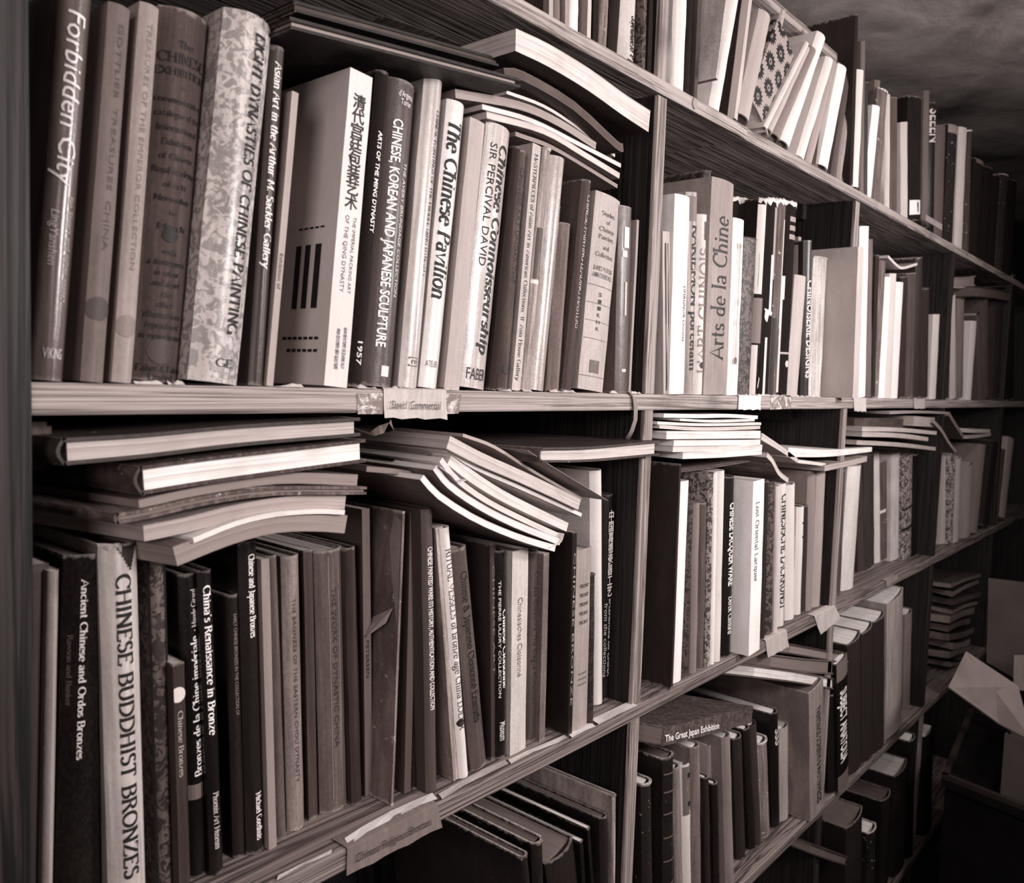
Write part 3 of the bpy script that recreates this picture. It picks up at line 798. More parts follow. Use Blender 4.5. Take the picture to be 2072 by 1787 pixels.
bk('B', 992, 242, 936, 789, 53, .72, 'gloss', 'beige jacket with a black title on Chinese connoisseurship', bulge=.007,
   texts=[T('Chinese Connoisseurship', .93, .13, .38, cx=.66, font='serifb', col=.07, shear=.1), T('SIR PERCIVAL DAVID', .925, .46, .22, cx=.27, font='sans', col=.1), T('FABER', .055, .045, .72, cx=.5, col=.15, mode='h')])
bk('B', 1043, 294, 993, 789, 16, .24, 'cloth', 'dark slim volume with a frayed top beside the beige connoisseurship jacket')
bk('B', 1050, 301, 1011, 791, 22, .40, 'cloth', 'brown volume with gilt title and a dark round sticker', discs=[(.5, .09, .006, .2)], texts=[T('CHINESE ART UNDER THE', .93, .45, .35, col=.22)])
bk('B', 1078, 289, 1035, 791, 19, .76, 'paper', 'pale thin catalogue lettered masterpieces of Asian art', hard=False, texts=[T('MASTERPIECES of Asian Art in American Collections  II  Asia House Gallery', .96, .04, .38, col=.18, font='serif')])
bk('B', 1103, 296, 1058, 791, 17, .68, 'worn', 'split pale pamphlet with a ragged dark break halfway up', patches=[(.1, .95, .46, .67, .35), (.0, 1, .44, .455, .9)])
bk('B', 1121, 311, 1077, 791, 32, .66, 'gloss', 'rounded grey jacket with a column of worn white letters', bulge=.007, texts=[T('CHINESE ART TREASURES', .80, .40, .2, cx=.86, col=.95)])
bk('B', 1137, 448, 1113, 792, 27, .50, 'cloth', 'short grey cloth book with a chipped head')
bk('B', 1184, 361, 1143, 792, 19, .35, 'cloth', 'brown book with pale gilt capitals leaning on the labelled grey one', y=.008, dp=.2, texts=[T('CHINESE PAINTING LEADING MASTERS', .93, .30, .4, cx=.6, font='serif', col=.75)])
bk('B', 1210, 384, 1172, 794, 53, .73, 'paper', 'pale grey book with printed title panels and ruled lines down its spine', bulge=.004,
   texts=[T(s_, z_, .022, w_, cx=.5, font='serif', col=c_, mode='h') for s_, z_, w_, c_ in (('Studies', .90, .5, .3), ('of', .86, .14, .3), ('Chinese', .82, .6, .3), ('Painters', .78, .6, .3), ('and', .73, .24, .3), ('Collectors', .69, .7, .35), ('JAMES WATSON', .62, .75, .15), ('ANN CHURCHILL', .585, .8, .15))] +
         [T(s_, z_, .02, .12, cx=.45, font='sans', col=.15, mode='h') for s_, z_ in (('S', .49), ('I', .455), ('I', .42), ('K', .385), ('H', .35), ('K', .315))],
   patches=[(.02, .98, z_, z_ + .0035, .45, 'rule') for z_ in (.53, .44, .35, .26, .07)] + [(.3, .66, .09, .155, .42, 'printed_emblem')])
bk('B', 1255, 414, 1246, 794, 27, .38, 'jacket', 'brown book with white rock-like shapes painted on the spine, alone before the upright', bulge=.003,
   patches=[(.35, .75, .78, .89, .88, 'painted_rock'), (.25, .62, .73, .765, .8, 'painted_rock'), (.48, .66, .42, .60, .75, 'painted_rock'), (.4, .72, .115, .13, .95, 'imprint')])
bk('B', 1289, 445, 1272, 794, 5, .62, 'smooth', 'very thin pale booklet behind the book with the painted rocks', hard=False, y=.016)
# bay two
bk('B', 1340, 468, 1342, 796, 15, .70, 'smooth', 'narrow pale slipcase with a dark slot, first after the upright', name='slipcase', bulge=0, y=.004, patches=[(.32, .5, .02, .93, .15, 'dark_slot'), (.72, .8, .02, .93, .35, 'dark_slot')])
bk('B', 1370, 391, 1358, 797, 31, .90, 'smooth', 'white spined book with a grey side board beside the narrow slipcase', y=-.004, bulge=.004, dp=.22, texts=[T('LIMAGNOR Chinoise', .55, .27, .2, cx=.7, col=.2)])
bk('B', 1431, 343, 1407, 797, 13, .30, 'ornate', 'tall ornate volume rising behind the lacquer-patterned spines', y=.035, dp=.24, page=.6)
bk('B', 1398, 387, 1389, 797, 20, .62, 'jacket', 'book with heavy black brush lettering on a mottled spine', texts=[T('KAKIEMON porcelain', .84, .12, .46, cx=.55, font='serifb', col=.12)], patches=[(0, 1, .86, .98, .5)])
bk('B', 1419, 432, 1409, 798, 18, .86, 'paper', 'pale spine with faint French capitals beside the broad grey one', texts=[T("L'ART CHINOIS", .12, .82, .62, cx=.5, font='serif', col=.55, mode='up')], patches=[(.4, .9, .86, .96, .3)], discs=[(.5, .165, .005, .2)])
bk('B', 1446, 356, 1428, 800, 45, .62, 'paper', 'broad grey spine with a large serif French title reading upward', bulge=.005, texts=[T('Arts de la Chine', .16, .835, .56, cx=.42, font='serif', col=.12, mode='up')])
bk('B', 1487, 440, 1473, 799, 22, .96, 'smooth', 'bright white spine beside the broad grey French title', bulge=.003, texts=[T("L'ART DE L'ANCIENNE CHINE", .52, .66, .5, cx=.5, font='serif', col=.6, mode='h')], discs=[(.55, .20, .005, .3)])
bk('B', 1491, 398, 1482, 800, 44, .08, 'cloth', 'tall black book with a torn white head behind the patterned spine', y=.045, frays=[dict(col=.85, amp=.010)])
bk('B', 1512, 478, 1497, 800, 26, .42, 'ornate', 'patterned spine with an arched brocade head', bulge=.006)
bk('B', 1544, 400, 1522, 801, 17, .12, 'cloth', 'tattered binding with a pale strip and a cloth patch, first of three torn ones', frays=[dict(col=.85, amp=.009), dict(col=.85, x0=.5, x1=1, z=.03, amp=.02)], patches=[(.0, .42, .52, .97, .82, 'torn_paper'), (.0, 1, .27, .50, .48, 'cloth_patch'), (.0, .35, .0, .26, .8, 'torn_paper')])
bk('B', 1560, 400, 1540, 801, 20, .10, 'cloth', 'split dark binding showing white paper, in the middle of the three torn ones', bulge=.006, frays=[dict(col=.9, amp=.012), dict(col=.9, z=.145, amp=.02, x0=.1, x1=.6)], patches=[(.45, .95, .60, .96, .62, 'torn_paper'), (.35, .55, .44, .72, .92, 'torn_paper'), (.2, .34, .0, .3, .85, 'torn_paper')])
bk('B', 1580, 401, 1560, 801, 17, .42, 'worn', 'peeling brown binding beside the dark lettered one', frays=[dict(col=.9, amp=.010)], patches=[(.5, .62, .35, .9, .88, 'torn_paper'), (.1, .3, .0, .4, .15, 'torn_paper')])
bk('B', 1597, 405, 1577, 801, 23, .08, 'cloth', 'black binding with white torn joints, last of the tattered group', frays=[dict(col=.9, amp=.008)], patches=[(.25, .7, .90, .925, .6, 'imprint'), (.25, .7, .855, .88, .6, 'imprint'), (.25, .7, .81, .835, .6, 'imprint'), (.0, .1, .02, .5, .85, 'torn_paper'), (.0, .16, .5, .62, .85, 'torn_paper'), (.1, .9, .22, .23, .7, 'torn_paper')], discs=[(.5, .17, .006, .8)])
bk('B', 1616, 479, 1605, 801, 6, .62, 'smooth', 'thin pale spine rising behind the low grey pair', y=.03, hard=False)
bk('B', 1617, 555, 1599, 801, 22, .72, 'smooth', 'low grey and white pair of volumes after the tattered group')
bk('B', 1635, 486, 1628, 801, 13, .17, 'jacket', 'black spine with a column of white letters before the large grey board', texts=[T('CHINOISERIE DESIGNS', .75, .12, .55, cx=.5, font='bold', col=.85)])
bk('B', 1655, 517, 1641, 801, 27, .82, 'worn', 'off-white foxed spine leaning beside the large grey board', y=.02)
bk('B', 1737, 499, 1726, 802, 12, .74, 'smooth', 'very large grey book showing its whole side board', y=-.032, dp=.25, bulge=.001)
# bay three
bk('B', 1748, 457, 1741, 803, 16, 0.9, 'smooth', 'tall white spine just past the second upright', hard=None)
bk('B', 1762, 484, 1758, 803, 7, 0.45, 'paper', 'thin worn spine second past the second upright', hard=None)
bk('B', 1776, 516, 1767, 803, 5, 0.225, 'cloth', 'dark slim spine third past the second upright', hard=None)
bk('B', 1788, 518, 1772, 803, 9, 0.488, 'worn', 'mottled pale spine under the bent magazine', hard=None)
bk('B', 1795, 560, 1783, 803, 12, 0.93, 'smooth', 'bright white spine between the mottled one and a taller pale one', hard=None)
bk('B', 1808, 553, 1797, 803, 10, 0.82, 'smooth', 'pale spine, first of two matching slim ones under the bent magazine', hard=None)
bk('B', 1820, 570, 1808, 803, 13, 0.9, 'smooth', 'white spine, second of two matching slim ones under the bent magazine', hard=None)
bk('B', 1830, 560, 1824, 803, 11, 0.225, 'cloth', 'dark brown spine directly after the white pair', hard=None)
bk('B', 1842, 553, 1837, 803, 17, 0.36, 'cloth', 'grey brown cloth book supporting one end of the bent magazine', hard=None)
bk('B', 1860, 521, 1856, 803, 11, 0.21, 'leather', 'dark tall folder with a pale rim beside the bent magazine', hard=None)
bk('B', 1872, 585, 1869, 803, 13, 0.225, 'cloth', 'dull dark spine before the small white one', hard=None)
bk('B', 1895, 636, 1887, 803, 11, 0.8, 'smooth', 'short white book leaning before the third upright', hard=None)
bk('B', 1906, 622, 1900, 803, 22, 0.21, 'cloth', 'wide brown board just before the third upright', hard=None)
bk('B', 1928, 600, 1929, 803, 9, 0.72, 'smooth', 'pale spine just past the third upright', hard=None)
bk('B', 1943, 609, 1940, 803, 13, 0.51, 'paper', 'grey spine second past the third upright', hard=None)
bk('B', 1971, 649, 1960, 803, 9, 0.85, 'smooth', 'short white leaning book past the third upright', hard=None)
bk('B', 1980, 639, 1985, 803, 6, 0.375, 'smooth', 'thin spine tilting the other way past the third upright', hard=None)
bk('B', 1990, 609, 1991, 803, 14, 0.413, 'paper', 'grey rounded book with a small dark mark near the far end', hard=None)
bk('B', 2024, 602, 2015, 803, 22, 0.255, 'jacket', 'broad brown spine with dark characters near the far end', hard=None)
bk('B', 2050, 560, 2046, 803, 7, 0.112, 'cloth', 'almost black book at the dim far end', hard=None)

# ================================================================ row A: high shelf

bk('A', 1100, -60, 1099, 40, 10, 0.3, "cloth", "brown spine, first one visible past the frame edge")
bk('A', 1112, -60, 1111, 45, 9, 0.7, "paper", "pale spine beside the first brown one")
bk('A', 1124, -60, 1123, 50, 15, 0.5, "smooth", "grey spine standing clear of its neighbours")
bk('A', 1144, -60, 1143, 60, 10, 0.62, "paper", "thin buff spine before the bright white one")
bk('A', 1159, -60, 1156, 66, 20, 0.95, "smooth", "bright white spine with a fine black line")
bk('A', 1180, -60, 1176, 75, 12, 0.4, "cloth", "drab spine after the bright white one")
bk('A', 1191, -60, 1188, 80, 8, 0.82, "paper", "narrow cream spine before the two black ones")
bk('A', 1203, -60, 1199, 88, 12, 0.13, "cloth", "black spine, first of the two before the marbled one")
bk('A', 1222, -60, 1214, 92, 20, 0.52, "worn", "marbled brown spine between two black ones")
bk('A', 1246, -60, 1236, 100, 20, 0.18, "cloth", "black spine after the marbled one")
bk('A', 1264, -60, 1258, 105, 36, 0.82, "paper", "broad pale spine with a black French title reading upward", texts=[T('La grammaire', .045, .56, .34, cx=.52, font='serifb', col=.1, mode='up', shear=.15)])
bk('A', 1305, -60, 1299, 125, 7, 0.4, "ornate", "narrow patterned spine after the broad French title")
bk('A', 1316, -60, 1310, 130, 9, 0.14, "cloth", "dark spine in the shade of the first upright")
bk('A', 1370, -70, 1362, 160, 12, 0.85, "smooth", "white spine just past the first upright")
bk('A', 1384, -70, 1374, 170, 14, 0.92, "smooth", "second white spine past the first upright")
bk('A', 1399, -70, 1389, 178, 9, 0.16, "cloth", "black gap-filling spine after the two white ones")
bk('A', 1416, -70, 1404, 185, 8, 0.35, "cloth", "brown spine partly behind the hanging folder")
bk('A', 1488, -40, 1446, 200, 20, 0.9, "smooth", "thick white book behind the hanging folder", dp=.2)
bk('A', 1500, -50, 1468, 210, 17, 0.13, "cloth", "dark wide spine between the folder and the thin white board")
bk('A', 1518, -20, 1486, 240, 7, 0.75, "smooth", "thin white board leaning beside the dark wide spine", y=0)
bk('A', 1546, 14, 1497, 243, 26, 0.7, "smooth", "broad white spine leaning behind the flower print", y=-.008)
bk('A', 1586, 14, 1530, 258, 9, 0.7, "worn", "frayed white spine just behind the top of the flower print", y=.03)
bk('A', 1576, 44, 1502, 249, 58, 0.6, "flowers", "book printed with rows of dark round flowers, leaning steeply", y=-.006, bulge=.002, page=.95)
bk('A', 1634, 84, 1541, 272, 9, 0.84, "smooth", "white page-edged book next to the flower print", y=-.014)
bk('A', 1634, 90, 1547, 281, 15, 0.72, "smooth", "first of the leaning white paperbacks after the flower print", y=-.010)
bk('A', 1646, 92, 1562, 290, 17, 0.56, "smooth", "greyish leaning paperback second after the flower print", y=-.004)
bk('A', 1663, 62, 1582, 300, 20, 0.9, "smooth", "tall leaning white book touching the short top board", y=.002)
bk('A', 1655, 150, 1606, 318, 9, 0.12, "worn", "dark tattered book in the gap after the tall leaning one", y=.03)
bk('A', 1680, 112, 1616, 325, 15, 0.88, "smooth", "bright leaning paperback after the dark gap")
bk('A', 1688, 118, 1634, 335, 11, 0.66, "smooth", "slim leaning paperback after the bright one")
bk('A', 1697, 122, 1649, 340, 10, 0.42, "paper", "buff leaning paperback before the boldest white one")
bk('A', 1705, 126, 1662, 350, 17, 0.93, "smooth", "boldest white leaning book at the end of the short top board", y=0)
bk('A', 1719, 133, 1685, 358, 8, 0.38, "paper", "grey leaning book after the boldest white one")
bk('A', 1726, 135, 1697, 365, 9, 0.6, "paper", "pale leaning book before the tall dark folder")
bk('A', 1733, 140, 1708, 372, 12, 0.6, "smooth", "greyish upright book under the tall dark folder")
bk('A', 1734, 27, 1723, 372, 5, 0.2, "cloth", "tall black folder reaching almost to the ceiling", y=.0,dp=.25)
bk('A', 1740, 138, 1729, 385, 13, 0.85, "smooth", "white-edged book beside the tall black folder", y=-.004)
bk('A', 1747, 82, 1744, 388, 6, 0.45, "smooth", "tall thin grey folder behind the white-edged book")
bk('A', 1753, 165, 1752, 394, 6, 0.195, "ornate", "dark brocade volume with gilt rules", y=.01)
bk('A', 1777, 160, 1762, 396, 8, 0.495, "paper", "tall pale thin book behind the slanting white one", y=.02)
bk('A', 1774, 210, 1755, 400, 12, 0.96, "smooth", "slanting white book past the brocade volume")
bk('A', 1784, 175, 1768, 405, 19, 0.45, "worn", "mottled book with a printed spine beside the slanting white one")
bk('A', 1797, 190, 1796, 420, 7, 0.78, "smooth", "slim pale spine after the mottled printed one")
bk('A', 1805, 195, 1804, 425, 17, 0.39, "cloth", "plain grey cloth book in the middle of the dim run")
bk('A', 1830, 246, 1830, 436, 11, 0.76, "smooth", "short pale book beside the dark one with the barcode sticker")
bk('A', 1845, 192, 1842, 440, 28, 0.09, "cloth", "large black book with a white barcode sticker at its foot", y=.006, patches=[(.1, .95, .05, .17, .9, 'barcode_sticker'), (.5, .6, .07, .15, .15, 'barcode_bars')])
bk('A', 1877, 182, 1872, 446, 7, 0.413, "smooth", "tall thin pale spine after the barcode sticker")
bk('A', 1885, 205, 1881, 452, 14, 0.105, "jacket", "black spine with bold pale characters near its head", texts=[T('SEEEN', .95, .70, .8, font='bold', col=.75)])
bk('A', 1901, 251, 1895, 460, 19, 0.375, "smooth", "grey book leaning near the bend of the dim run")
bk('A', 1926, 249, 1916, 468, 18, 0.128, "worn", "dark book with a pale folded corner", patches=[(.0, .9, .93, 1, .55, 'folded_corner')])
bk('A', 1947, 255, 1938, 478, 15, 0.78, "smooth", "last clearly white spine on the shelf before the dark end")
bk('A', 1962, 262, 1956, 482, 8, 0.3, "worn", "thin speckled spine after the last white one")
bk('A', 1978, 318, 1966, 495, 19, 0.128, "cloth", "dim brown book with a pale tab on its head", patches=[(.1, .9, .96, 1, .45, 'tab')])
bk('A', 2000, 335, 1989, 505, 14, 0.098, "cloth", "nearly black book after the one with the pale tab")
bk('A', 2016, 352, 2006, 512, 12, 0.112, "cloth", "nearly black book third from the dark far end")
bk('A', 2032, 350, 2022, 520, 12, 0.225, "worn", "faded spine second from the dark far end")
bk('A', 2050, 362, 2040, 525, 13, 0.098, "cloth", "black spine last before the dark far end")
# hanging brown folder in front of the white book, a letter T on its side
P = [onY(1405, 166, .0), onY(1452, 160, .0)]
bk('A', 1474, -40, 1449, 155, 5, .8, 'cloth', 'brown folder with a large black letter, hanging lower than the short top board', z=onY(1449, 160, -.012).z, y=-.012, dp=.16, hard=False, name='folder', page=.6)
V_, F_, _a = text_mesh('T', 'bold')
fo = bpy.data.objects['folder']
obj('lettering', [(-.0012, .045 + .055 * (1 - t), .105 + .028 * (1 - s)) for s, t in V_], F_, 'ink', fo, .1)
pq = onY(1890, 448, -.01)
t_ = thing('card', 'small pale card propped on the edge of the high shelf in the dim run', 'card', (pq.x, -.012, ZB['A'] - .012), (0, 0, 0))
a_, b_ = onY(1874, 434, -.012), onY(1906, 466, -.012)
box('card_sheet', (a_.x - pq.x, 0, b_.z - t_.location.z), (b_.x - pq.x, .0015, a_.z - t_.location.z), 'paper', t_, .62)

# ================================================================ row C: lower shelf
def C(ut, vt, ub, vb, w_, col, style, label, **k): return bk('C', ut, vt, ub, vb, w_, col, style, label, **k)
C(60, 1145, 54, 1787, 40, .30, 'paper', 'grey paper-wrapped volume first beside the end post', y=.055, hard=False)
C(98, 1158, 86, 1787, 26, .66, 'paper', 'creased pale paper jacket folded beside the end post', y=.045, hard=False, bulge=.004)
C(134, 1128, 116, 1787, 100, .045, 'cloth', 'broad black book on ancient bronzes, small white title', y=.042, bulge=.008, page=.5,
  texts=[T('Ancient Chinese and Ordos Bronzes', .94, .48, .14, cx=.38, font='serifb', col=.85), T('Rawson and Bunker', .80, .62, .09, cx=.14, font='serif', col=.4)])
C(206, 1108, 227, 1787, 80, .76, 'jacket', 'thick pale jacket with tall black capitals on Buddhist bronzes, torn at the head', y=.03, bulge=.010, page=.5,
  texts=[T('CHINESE BUDDHIST BRONZES', .925, .135, .37, cx=.50, font='serifb', col=.08)], patches=[(.36 + .05 * i, .93 - .035 * i, .985 - .009 * i, .994 - .009 * i, .16, 'torn_paper') for i in range(7)], frays=[dict(col=.8, amp=.006, x0=0, x1=.45)])
C(298, 1128, 318, 1787, 40, .40, 'ornate', 'slipcased book with a speckled gold spine', y=.05, bulge=.004, name='slipcase', page=.4, patches=[(.0, .12, 0, 1, .05, 'case_edge'), (.82, 1, 0, 1, .05, 'case_edge')])
C(349, 1347, 362, 1787, 24, .27, 'cloth', 'small grey book with a round white price sticker', y=.04, texts=[T('Chinese Bronzes', .80, .52, .45, font='serif', col=.7)], discs=[(.35, .87, .0065, .85)])
C(364, 1166, 385, 1787, 43, .07, 'jacket', 'black book with a bold white French title on imperial bronzes', y=.055, texts=[T('Bronzes de la Chine impériale', .34, .80, .36, cx=.55, font='serifb', col=.95, mode='up'), T('• Maude Girard', .815, .95, .24, cx=.55, font='serifb', col=.8, mode='up')], patches=[(.1, .9, .265, .315, .5, 'bronze_picture')])
C(402, 1160, 429, 1778, 29, .07, 'jacket', "black book on China's renaissance in bronze with bold white letters", texts=[T("China's Renaissance in Bronze", .955, .47, .5, cx=.5, font='serifb', col=.95), T('Phoenix Art Museum', .28, .09, .4, cx=.5, font='serifb', col=.75)])
C(460, 1208, 475, 1742, 27, .14, 'cloth', 'slim dark volume with tiny faded title', texts=[T('EARLY CHINESE BRONZES IN THE COLLECTION OF', .93, .55, .26, cx=.5, col=.55)])
C(486, 1100, 504, 1737, 38, .12, 'jacket', 'tall dark mottled book on Chinese and Japanese bronzes', texts=[T('Chinese and Japanese Bronzes', .96, .70, .34, cx=.55, font='serifb', col=.93), T('Michael Goedhuis', .20, .045, .34, cx=.6, font='serifb', col=.9)])
C(528, 1134, 544, 1722, 17, .58, 'smooth', 'pale narrow spine after the tall mottled bronze book')
C(541, 1128, 562, 1704, 22, .42, 'cloth', 'drab ribbed spine between two pale ones')
C(574, 1130, 587, 1689, 37, .56, 'cloth', 'light brown cloth book with an embossed black title', texts=[T('THE BRONZES OF THE EASTERN CHOU DYNASTY', .85, .18, .2, cx=.48, col=.25)])
C(613, 1116, 625, 1662, 19, .30, 'cloth', 'dark cloth spine after the light brown one')
C(643, 1120, 656, 1655, 58, .42, 'cloth', 'wide ribbed cloth book with two pale rules and a faint title', bulge=.009, texts=[T('THE WORK OF DYNASTIC CHINA', .86, .25, .15, cx=.5, col=.2)], patches=[(.33, .345, .05, .98, .6, 'rule'), (.66, .675, .05, .98, .6, 'rule')])
C(701, 1112, 716, 1634, 22, .28, 'cloth', 'dark fabric book after the wide ribbed one')
C(732, 1032, 739, 1614, 16, .46, 'smooth', 'slim grey spine beside the big board with torn cover', texts=[T('PETERSEN', .55, .42, .4, col=.2)])
C(815, 1036, 792, 1622, 5, .5, 'worn', 'large grey board leaning outward, its cover peeling near the head', y=.03, dp=.16, hard=False, page=.5)
C(830, 1038, 818, 1608, 14, .40, 'smooth', 'thin brown book just behind the peeling board')
C(843, 1031, 833, 1603, 27, .09, 'cloth', 'black spine before the brown enamel catalogue')
C(857, 1033, 867, 1610, 23, .34, 'smooth', 'brown catalogue with white capitals about Chinese painted ware', texts=[T('CHINESE PAINTED WARE ITS HISTORY, AUTHENTICATION AND COLLECTION', .87, .30, .42, cx=.5, font='bold', col=.9)])
C(881, 1070, 918, 1582, 15, .62, 'worn', 'thin pale frayed spine leaning back')
C(894, 1072, 934, 1580, 19, .88, 'smooth', 'white leaning spine lettered ritual vessels', texts=[T('RITUAL VESSELS of bronze age China LOEHR', .92, .20, .5, cx=.5, font='serif', col=.35)], discs=[(.4, .23, .0045, .08)])
C(914, 1118, 958, 1566, 33, .38, 'cloth', 'brown cloth book with embossed title on enamels, leaning back', bulge=.005, texts=[T('Chinese & Japanese Cloisonné Enamels', .90, .22, .38, cx=.55, font='serifb', col=.12)])
C(991, 1102, 994, 1541, 12, .28, 'cloth', 'thin dark spine in the gap before the black cloisonné book', texts=[T('CHINESE ART', .9, .4, .4, col=.5)])
C(1006, 1118, 1007, 1541, 22, .06, 'jacket', 'black book with white cloisonné title', texts=[T('Chinese Cloisonné', .72, .34, .40, cx=.66, font='serifb', col=.95), T('THE PIERRE ULDRY COLLECTION', .86, .30, .15, cx=.26, font='bold', col=.85), T('Museum', .18, .09, .5, cx=.5, font='bold', col=.8)])
C(1037, 1118, 1032, 1532, 33, .82, 'paper', 'white paperback with grey German lettering', bulge=.001, texts=[T('Chinesisches Cloisonné', .77, .38, .3, cx=.5, col=.45)])
C(1075, 1120, 1067, 1506, 22, .38, 'cloth', 'grey brown cloth spine after the white paperback', texts=[T('Chinese Cloisonné The Clague Collection', .9, .2, .3, col=.2)])
C(1100, 1122, 1091, 1502, 12, .48, 'cloth', 'slim drab spine second after the white paperback')
C(1143, 1092, 1132, 1497, 14, .74, 'smooth', 'large dark sided book with a light rounded spine', y=.02, dp=.2)
C(1159, 1078, 1149, 1492, 9, .14, 'jacket', 'thin black spine with spaced letters', texts=[T('CHINESE BRONZE', .9, .15, .5, col=.6)])
C(1169, 1115, 1160, 1488, 31, .66, 'paper', 'grey book printed with short stacked horizontal lines', bulge=.003, texts=[T('PEONY', .80 - .05 * i, .02, .55, cx=.5, font='bold', col=.3, mode='h') for i in range(5)] + [T('ceramics', .32 - .03 * i, .014, .55, cx=.5, col=.3, mode='h') for i in range(3)])
C(1196, 1164, 1193, 1476, 11, .26, 'ornate', 'slim patterned spine beside the tall white one')
C(1202, 955, 1205, 1474, 22, .86, 'smooth', 'tall white book rising above its neighbours before the first upright', dp=.2, y=.035)
C(1239, 1002, 1228, 1418, 26, .11, 'jacket', 'black book with white Chinese characters beside the first upright', texts=[T('SPLENDORS OF CHINA', .50, .12, .26, cx=.62, font='bold', col=.85), T('from the collections', .48, .12, .2, cx=.3, col=.75)])
r = [o for o in bpy.data.objects if o.parent is None and o.get('label', '').startswith('black book with white Chinese')][0]
wd_ = max(v.co.x for v in r.children[0].data.vertices); h_ = max(v.co.z for v in r.children[0].data.vertices)
for i, ch in enumerate('中国嘉德瓷器工艺'):
    V_, F_, asp_ = text_mesh(ch, 'bold')
    obj('lettering', [((.25 + .5 * s) * wd_, -.0006, (.90 - i * .052 + (t - .5) * .04) * h_) for s, t in V_], F_, 'ink', r, .85)
C(697, 1043, 703, 1622, 6, .5, 'smooth', 'thin pale spine hidden deep behind the wide ribbed book', y=.125)
C(714, 1066, 720, 1622, 8, .45, 'smooth', 'second thin pale spine deep behind the dark fabric book', y=.12)
C(774, 1000, 778, 1600, 18, .42, 'cloth', 'brown spine rising behind the peeling board', y=.11)
pb = [o for o in bpy.data.objects if o.get('label', '').startswith('large grey board leaning')][0]
hb = max(v.co.z for v in pb.children[0].data.vertices)
obj('torn_flap', [(-.001, .008, hb - .10), (-.001, .062, hb - .128), (-.012, .048, hb - .142), (-.016, .03, hb - .132), (-.008, .010, hb - .115)], [(0, 1, 2, 3, 4), (4, 3, 2, 1, 0)], 'paper', pb, .72)
obj('bared_board', [(-.0006, .001, hb - .01), (-.0006, .012, hb - .004), (-.0006, .018, hb - .03), (-.0006, .012, hb - .07), (-.0006, .001, hb - .12)], [(0, 1, 2, 3, 4)], 'paper', pb, .62)
# bay two
C(1375, 940, 1357, 1416, 4, .22, 'cloth', 'big dark folio board just past the first upright', y=-.004, dp=.2, hard=False, page=.3)
C(1378, 976, 1361, 1414, 19, .93, 'smooth', 'white spine against the big dark folio', bulge=.003)
C(1394, 1018, 1382, 1393, 14, .34, 'ornate', 'spine with a beaded pattern beside the white one', hard=True)
C(1408, 1020, 1401, 1386, 12, .54, 'smooth', 'grey slim spine third past the first upright')
C(1422, 1020, 1415, 1376, 12, .40, 'cloth', 'brown spine fourth past the first upright')
C(1423, 953, 1417, 1365, 15, .78, 'smooth', 'tall pale book standing behind the brown spines', y=.06)
C(1438, 958, 1430, 1353, 9, .62, 'ornate', 'tall thin patterned spine before the white twins')
C(1447, 957, 1440, 1347, 7, .9, 'smooth', 'thinner of the two white twin spines')
C(1457, 955, 1448, 1343, 14, .85, 'smooth', 'thicker of the two white twin spines')
C(1474, 968, 1466, 1339, 18, .07, 'jacket', 'black spine with white capitals on lacquer ware', texts=[T('CHINESE LACQUER WARE', .86, .40, .42, font='bold', col=.93), T('Derek Clifford', .34, .13, .35, font='serifb', col=.85)])
C(1524, 976, 1514, 1340, 22, .93, 'smooth', 'large white spined slipcase with a grey side', y=-.018, dp=.13, name='slipcase', bulge=0, texts=[T('Lost Oriental Lacquer', .88, .42, .3, cx=.45, font='serif', col=.35)])
C(1547, 976, 1539, 1300, 13, .2, 'cloth', 'dark spine in the shade of the white slipcase')
C(1558, 978, 1553, 1290, 15, .42, 'ornate', 'mottled spine with pale spots')
C(1574, 985, 1569, 1283, 6, .78, 'smooth', 'thin white spine beside the mottled one')
C(1581, 982, 1576, 1272, 15, .86, 'jacket', 'white rounded spine covered in dark script', texts=[T('CHINESISCHE LACKKUNST', .93, .12, .5, font='serifb', col=.12)])
C(1598, 984, 1596, 1259, 16, .84, 'smooth', 'plain white spine under the lying magazines')
C(1620, 1028, 1613, 1247, 11, .84, 'smooth', 'short white spine with two small dark marks', discs=[(.5, .85, .002, .1), (.5, .72, .002, .1)])
C(1630, 1025, 1625, 1242, 8, .24, 'cloth', 'short dark spine after the short white one')
C(1643, 955, 1633, 1240, 14, .55, 'smooth', 'grey spine under the pale lying book')
C(1661, 955, 1649, 1232, 15, .64, 'smooth', 'light grey spine second under the pale lying book')
C(1679, 953, 1672, 1222, 19, .52, 'smooth', 'rounded grey spine third under the pale lying book', bulge=.005)
C(1700, 955, 1690, 1207, 16, .34, 'cloth', 'dark spine before the wedge of white pages')
C(1723, 945, 1706, 1200, 27, .86, 'paper', 'splayed book showing a wedge of white pages by the second upright')
# bay three
C(1738, 935, 1743, 1162, 10, .30, 'cloth', 'dark spine just past the second upright, lettered in black')
C(1754, 926, 1755, 1159, 20, .26, 'leather', 'broad dark leather spine past the second upright')
C(1774, 920, 1776, 1142, 9, .84, 'smooth', 'white spine beside the broad dark leather one')
C(1786, 935, 1785, 1140, 22, .40, 'worn', 'mottled spine with a white notch', patches=[(.0, .32, .485, .515, .85, 'torn_paper')])
C(1810, 922, 1809, 1138, 17, .78, 'jacket', 'rounded cream spine in the middle of its bay')
C(1833, 926, 1830, 1136, 19, .66, 'ornate', 'pale spine with a black floral design', patches=[(0, 1, .48, .5, .1, 'rule'), (0, 1, .28, .31, .1, 'rule')])
C(1853, 922, 1850, 1129, 8, .04, 'cloth', 'jet black narrow spine beside the floral design')
C(1863, 972, 1862, 1114, 12, .58, 'smooth', 'short grey book below the drooping magazine')
